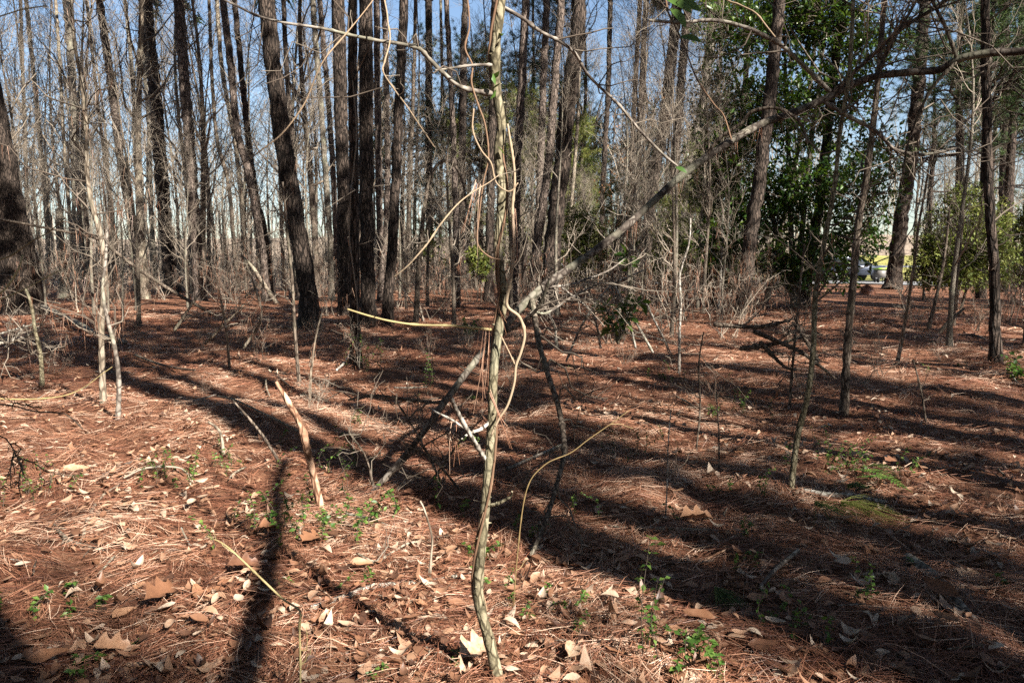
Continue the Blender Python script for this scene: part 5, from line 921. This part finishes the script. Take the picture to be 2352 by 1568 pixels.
# ------------------------------------------------------------------ litter: needles and leaves
def scatter(n, d0, d1, half=0.86, power=1.0):
    d = d0 * (d1 / d0) ** (rng.random(n) ** power); a = rng.uniform(-half, half, n); return d * np.sin(a), d * np.cos(a), d
def needle_bed(n, d0, d1, g=5):
    x, y, d = scatter(n, d0, d1)
    dens = vnoise(x / 0.55, y / 0.55, 21) + 0.6 * vnoise(x / 1.7, y / 1.7, 22); keep = rng.random(n) < 0.66 + 0.9 * dens; x, y, d = x[keep], y[keep], d[keep]; n = len(x)
    flow = 5.0 * vnoise(x / 0.5, y / 0.5, 31) + 2.5 * vnoise(x / 0.16, y / 0.16, 33) + 0.4
    tb = np.repeat(np.clip(0.46 + 0.6 * vnoise(x / 0.45, y / 0.45, 41) + 0.5 * vnoise(x / 2, y / 2, 43) + rng.normal(size=n) * 0.3, 0, 1), g)
    sp = np.repeat(0.016 * np.maximum(1, d / 5), g); a = np.repeat(flow + rng.normal(size=n) * 0.8 + (rng.random(n) < 0.5) * math.pi, g) + rng.normal(size=n * g) * 0.16
    x = np.repeat(x, g) + rng.normal(size=n * g) * sp; y = np.repeat(y, g) + rng.normal(size=n * g) * sp; d = np.repeat(d, g); n *= g
    L = rng.uniform(0.10, 0.19, n) * np.maximum(1, (d / 7) ** 0.6); w = 0.0021 * np.maximum(1, d / 4.5)
    lift = 0.008 + 0.035 * rng.random(n) ** 2 + 0.02 * np.clip(vnoise(x / 0.3, y / 0.3, 51), 0, 1); tilt = rng.normal(size=n) * 0.12 + 0.03
    dx, dy = np.cos(a), np.sin(a); bend = rng.normal(size=n) * 0.12
    s = np.array([0, 0.5, 1.0])[None]; X = x[:, None] + dx[:, None] * L[:, None] * s - (dy * bend)[:, None] * L[:, None] * s ** 2; Y = y[:, None] + dy[:, None] * L[:, None] * s + (dx * bend)[:, None] * L[:, None] * s ** 2
    Z = ground_z(X, Y) + np.maximum(lift[:, None] + (tilt * L)[:, None] * s - 0.25 * L[:, None] * np.abs(tilt)[:, None] * s ** 2, 0.004)
    C = np.stack([X, Y, Z], -1); ro = rng.uniform(-0.9, 0.9, n); sd = np.stack([-dy * np.cos(ro), dx * np.cos(ro), np.sin(ro)], -1)[:, None] * (w[:, None] * np.array([0.9, 1.0, 0.45]))[..., None] * 0.5
    V = np.stack([C - sd, C + sd], 2)                        # n,3,2,3
    tn = np.clip(tb + rng.normal(size=n) * 0.09, 0, 1); near = d < 6.5; mb = MB()
    k = np.arange(near.sum())[:, None] * 6; mb.add(V[near], np.concatenate([k + [[0, 1, 3, 2]], k + [[2, 3, 5, 4]]]), tint=np.repeat(tn[near], 6))
    k = np.arange((~near).sum())[:, None] * 4; mb.add(V[~near][:, [0, 2]], k + [[0, 1, 3, 2]], tint=np.repeat(tn[~near], 4)); return mb
tag(needle_bed(80000, 1.5, 28).build('pine_straw', M['needle'], ground, smooth=False), 'bed of fallen red-brown pine needles', kind='stuff')
def leaf_verts(n, L, W, curl, cup, twist):
    s = np.array([0, 0.14, 0.36, 0.6, 0.82, 1.0]); ww = np.array([0.04, 0.6, 0.98, 0.92, 0.5, 0.02])
    cx = L[:, None] * s; cz = curl[:, None] * L[:, None] * (s - 0.45) ** 2 * 2
    hw = W[:, None] * ww * 0.5; v = []
    for sg in (-1, 0, 1):
        yy = sg * hw; zz = cz + (abs(sg) * cup[:, None] * hw) + sg * twist[:, None] * hw * (s - 0.4)
        v.append(np.stack([cx - L[:, None] / 2, yy, zz], -1))
    return np.stack(v, 2)                                      # n,6,3,3
LQ = np.concatenate([[[k * 3, k * 3 + 3, k * 3 + 4, k * 3 + 1], [k * 3 + 1, k * 3 + 4, k * 3 + 5, k * 3 + 2]] for k in range(5)])
def leaf_bed(n, d0, d1, extra=2600):
    x, y, d = scatter(n, d0, d1, power=0.62); x2, y2, d2 = scatter(extra, 2.6, 8.0); k = x2 < -0.05 * y2; x, y, d = np.append(x, x2[k]), np.append(y, y2[k]), np.append(d, d2[k]); n = len(x); c = vnoise(x / 0.9, y / 0.9, 61) + vnoise(x / 2.6, y / 2.6, 62); k = rng.random(n) < 0.5 + 1.0 * c; x, y, d = x[k], y[k], d[k]; n = len(x)
    L = rng.uniform(0.035, 0.10, n) * np.maximum(1, (d / 9) ** 0.5); V = leaf_verts(n, L, L * rng.uniform(0.3, 0.58, n), rng.normal(size=n) * 0.55, rng.uniform(-0.4, 0.9, n), rng.normal(size=n) * 0.8)
    a = rng.uniform(0, 6.28, n); tx, ty = rng.normal(size=n) * 0.14, rng.normal(size=n) * 0.14
    V[..., 2] += V[..., 0] * tx[:, None, None] + V[..., 1] * ty[:, None, None]
    ca, sa = np.cos(a)[:, None, None], np.sin(a)[:, None, None]; X = V[..., 0] * ca - V[..., 1] * sa + x[:, None, None]; Y = V[..., 0] * sa + V[..., 1] * ca + y[:, None, None]
    Z = ground_z(x, y)[:, None, None] + V[..., 2] + 0.02 + 0.026 * rng.random(n)[:, None, None]
    mb = MB(); mb.add(np.stack([X, Y, Z], -1), (np.arange(n)[:, None, None] * 18 + LQ[None]).reshape(-1, 4), tint=np.repeat(np.clip(rng.beta(1.1, 1.0, n), 0, 1), 18)); return mb
tag(leaf_bed(25000, 1.8, 45).build('leaf_litter', M['leaf'], ground), 'small dead leaves strewn over the needles', kind='stuff')
# the largest leaves, one object each
def leaf_mesh(kind):
    oak = kind % 3 == 2; R_, C_ = (13, 3) if oak else (9, 5); sg = np.linspace(-1, 1, C_); u = np.linspace(0, 1, R_)
    if oak: w = 0.29 * np.sin(np.pi * np.clip(u * 0.93 + 0.07, 0, 1)) ** 0.7 * (1 + 0.38 * np.cos(u * 2 * math.pi * 3 + kind)); w[0] = 0.02; w[-1] = 0.03
    else: w = rng.uniform(0.17, 0.27) * np.sin(np.pi * u ** rng.uniform(0.75, 1.15)) ** 0.8 + 0.008
    curl, cup, tw, ph = rng.normal() * 0.35, rng.uniform(-0.3, 0.8), rng.normal() * 0.5, rng.uniform(0, 6, 3)
    U, S_ = np.meshgrid(u, sg, indexing='ij'); W = w[:, None] * S_ * (1 + 0.05 * rng.normal(size=U.shape))
    side = 0.05 * np.sin(u * 3 + ph[0])[:, None]
    Z = curl * (U - 0.45) ** 2 + cup * np.abs(S_) ** 1.5 * w[:, None] + tw * S_ * w[:, None] * (U - 0.4) + 0.03 * np.sin(U * 9 + ph[1] + S_ * 2) * np.abs(S_) + 0.012 * rng.normal(size=U.shape)
    V = np.stack([U - 0.5 - 0.12 * cup * W ** 2, W + side, Z], -1); i, j = np.meshgrid(np.arange(R_ - 1), np.arange(C_ - 1), indexing='ij'); b = i * C_ + j
    mb = MB(); mb.add(V, np.stack([b, b + C_, b + C_ + 1, b + 1], -1).reshape(-1, 4)); m_ = C_ // 2
    mb.tubes(np.array([[-0.66, 0.03, V[0, m_, 2]], [-0.5, V[0, m_, 1], V[0, m_, 2]], [-0.2, V[2, m_, 1], V[2, m_, 2] + 0.01]]), np.array([0.009, 0.009, 0.005]), 3)
    return mb.mesh('leaf', M['leaf_obj'])
LM = [leaf_mesh(k) for k in range(15)]
def big_leaf(x, y, L, rz=None, tilt=None, k=None, z=0.035, label=None):
    o = bpy.data.objects.new('leaf', LM[rng.integers(0, 15) if k is None else (k if k != 4 else 2)]); COL.objects.link(o); o.parent = ground
    o.location = (x, y, G0(x, y) + z); o.scale = (L,) * 3; tl = rng.normal(size=2) * 0.13 if tilt is None else [c * 0.6 for c in tilt]
    o.rotation_euler = (tl[0], tl[1], rng.uniform(0, 6.28) if rz is None else rz)
    if label: o['label'] = label
for x, y, L, rz, tl, k, z, lab in [(1600, 1208, 0.2, 0.1, (0.1, 0.1), 4, 0.05, 'broad tan leaf catching the sun'), (2160, 1385, 0.15, -0.9, (1.3, 0.45), 0, 0.06, 'large brown leaf standing on edge beside the mossy log'),
                                   (2172, 1445, 0.1, -0.9, (0.5, 0.1), 0, 0.05, None), (1750, 1508, 0.12, 0.0, (0.3, 0.0), 3, 0.04, 'pale oval leaf at the lower right'), (1605, 1440, 0.13, -0.5, (0.5, 0.1), 0, 0.05, None),
                                   (175, 1096, 0.16, 0.4, (0.5, 0.3), 3, 0.06, 'whitish leaf in the bright patch'), (1500, 1215, 0.12, 0.6, (0.2, 0.2), 1, 0.05, None), (560, 1320, 0.15, 0.3, (0.4, 0.2), 2, 0.05, None), (370, 1400, 0.17, 1.2, (0.7, 0.1), 4, 0.06, None),
                                   (260, 1520, 0.14, 0.2, (0.4, 0.3), 4, 0.05, None), (110, 1545, 0.14, 0.4, (0.4, 0.0), 3, 0.05, None), (1310, 1530, 0.14, 1.3, (0.5, 0.2), 0, 0.05, None), (1095, 1530, 0.18, 0.8, (0.5, 0.1), 4, 0.05, None), (940, 1150, 0.12, 1.0, (0.5, 0.4), 0, 0.05, None),
                                   (720, 1260, 0.17, 1.2, (0.3, 0.3), 5, 0.05, None), (830, 1325, 0.11, 0.5, (0.6, 0.2), 1, 0.05, None), (625, 1235, 0.15, 0.2, (0.3, 0.1), 4, 0.05, None), (2050, 1075, 0.13, 0.3, (0.5, 0.2), 5, 0.05, None), (1740, 1400, 0.11, 0.0, (0.2, 0.0), 3, 0.05, None)]:
    g = G(x, y); big_leaf(g[0], g[1], L, rz, tl, k, z, lab)
c = 0
while c < 278:
    x, y, d = (float(v[0]) for v in scatter(1, 2.0, 6.5, 0.64))
    if vnoise(x / 0.8, y / 0.8, 71) < rng.uniform(-0.45, 0.1): continue
    big_leaf(x, y, rng.uniform(0.06, 0.125), z=rng.uniform(0.018, 0.036)); c += 1
assign_labels()
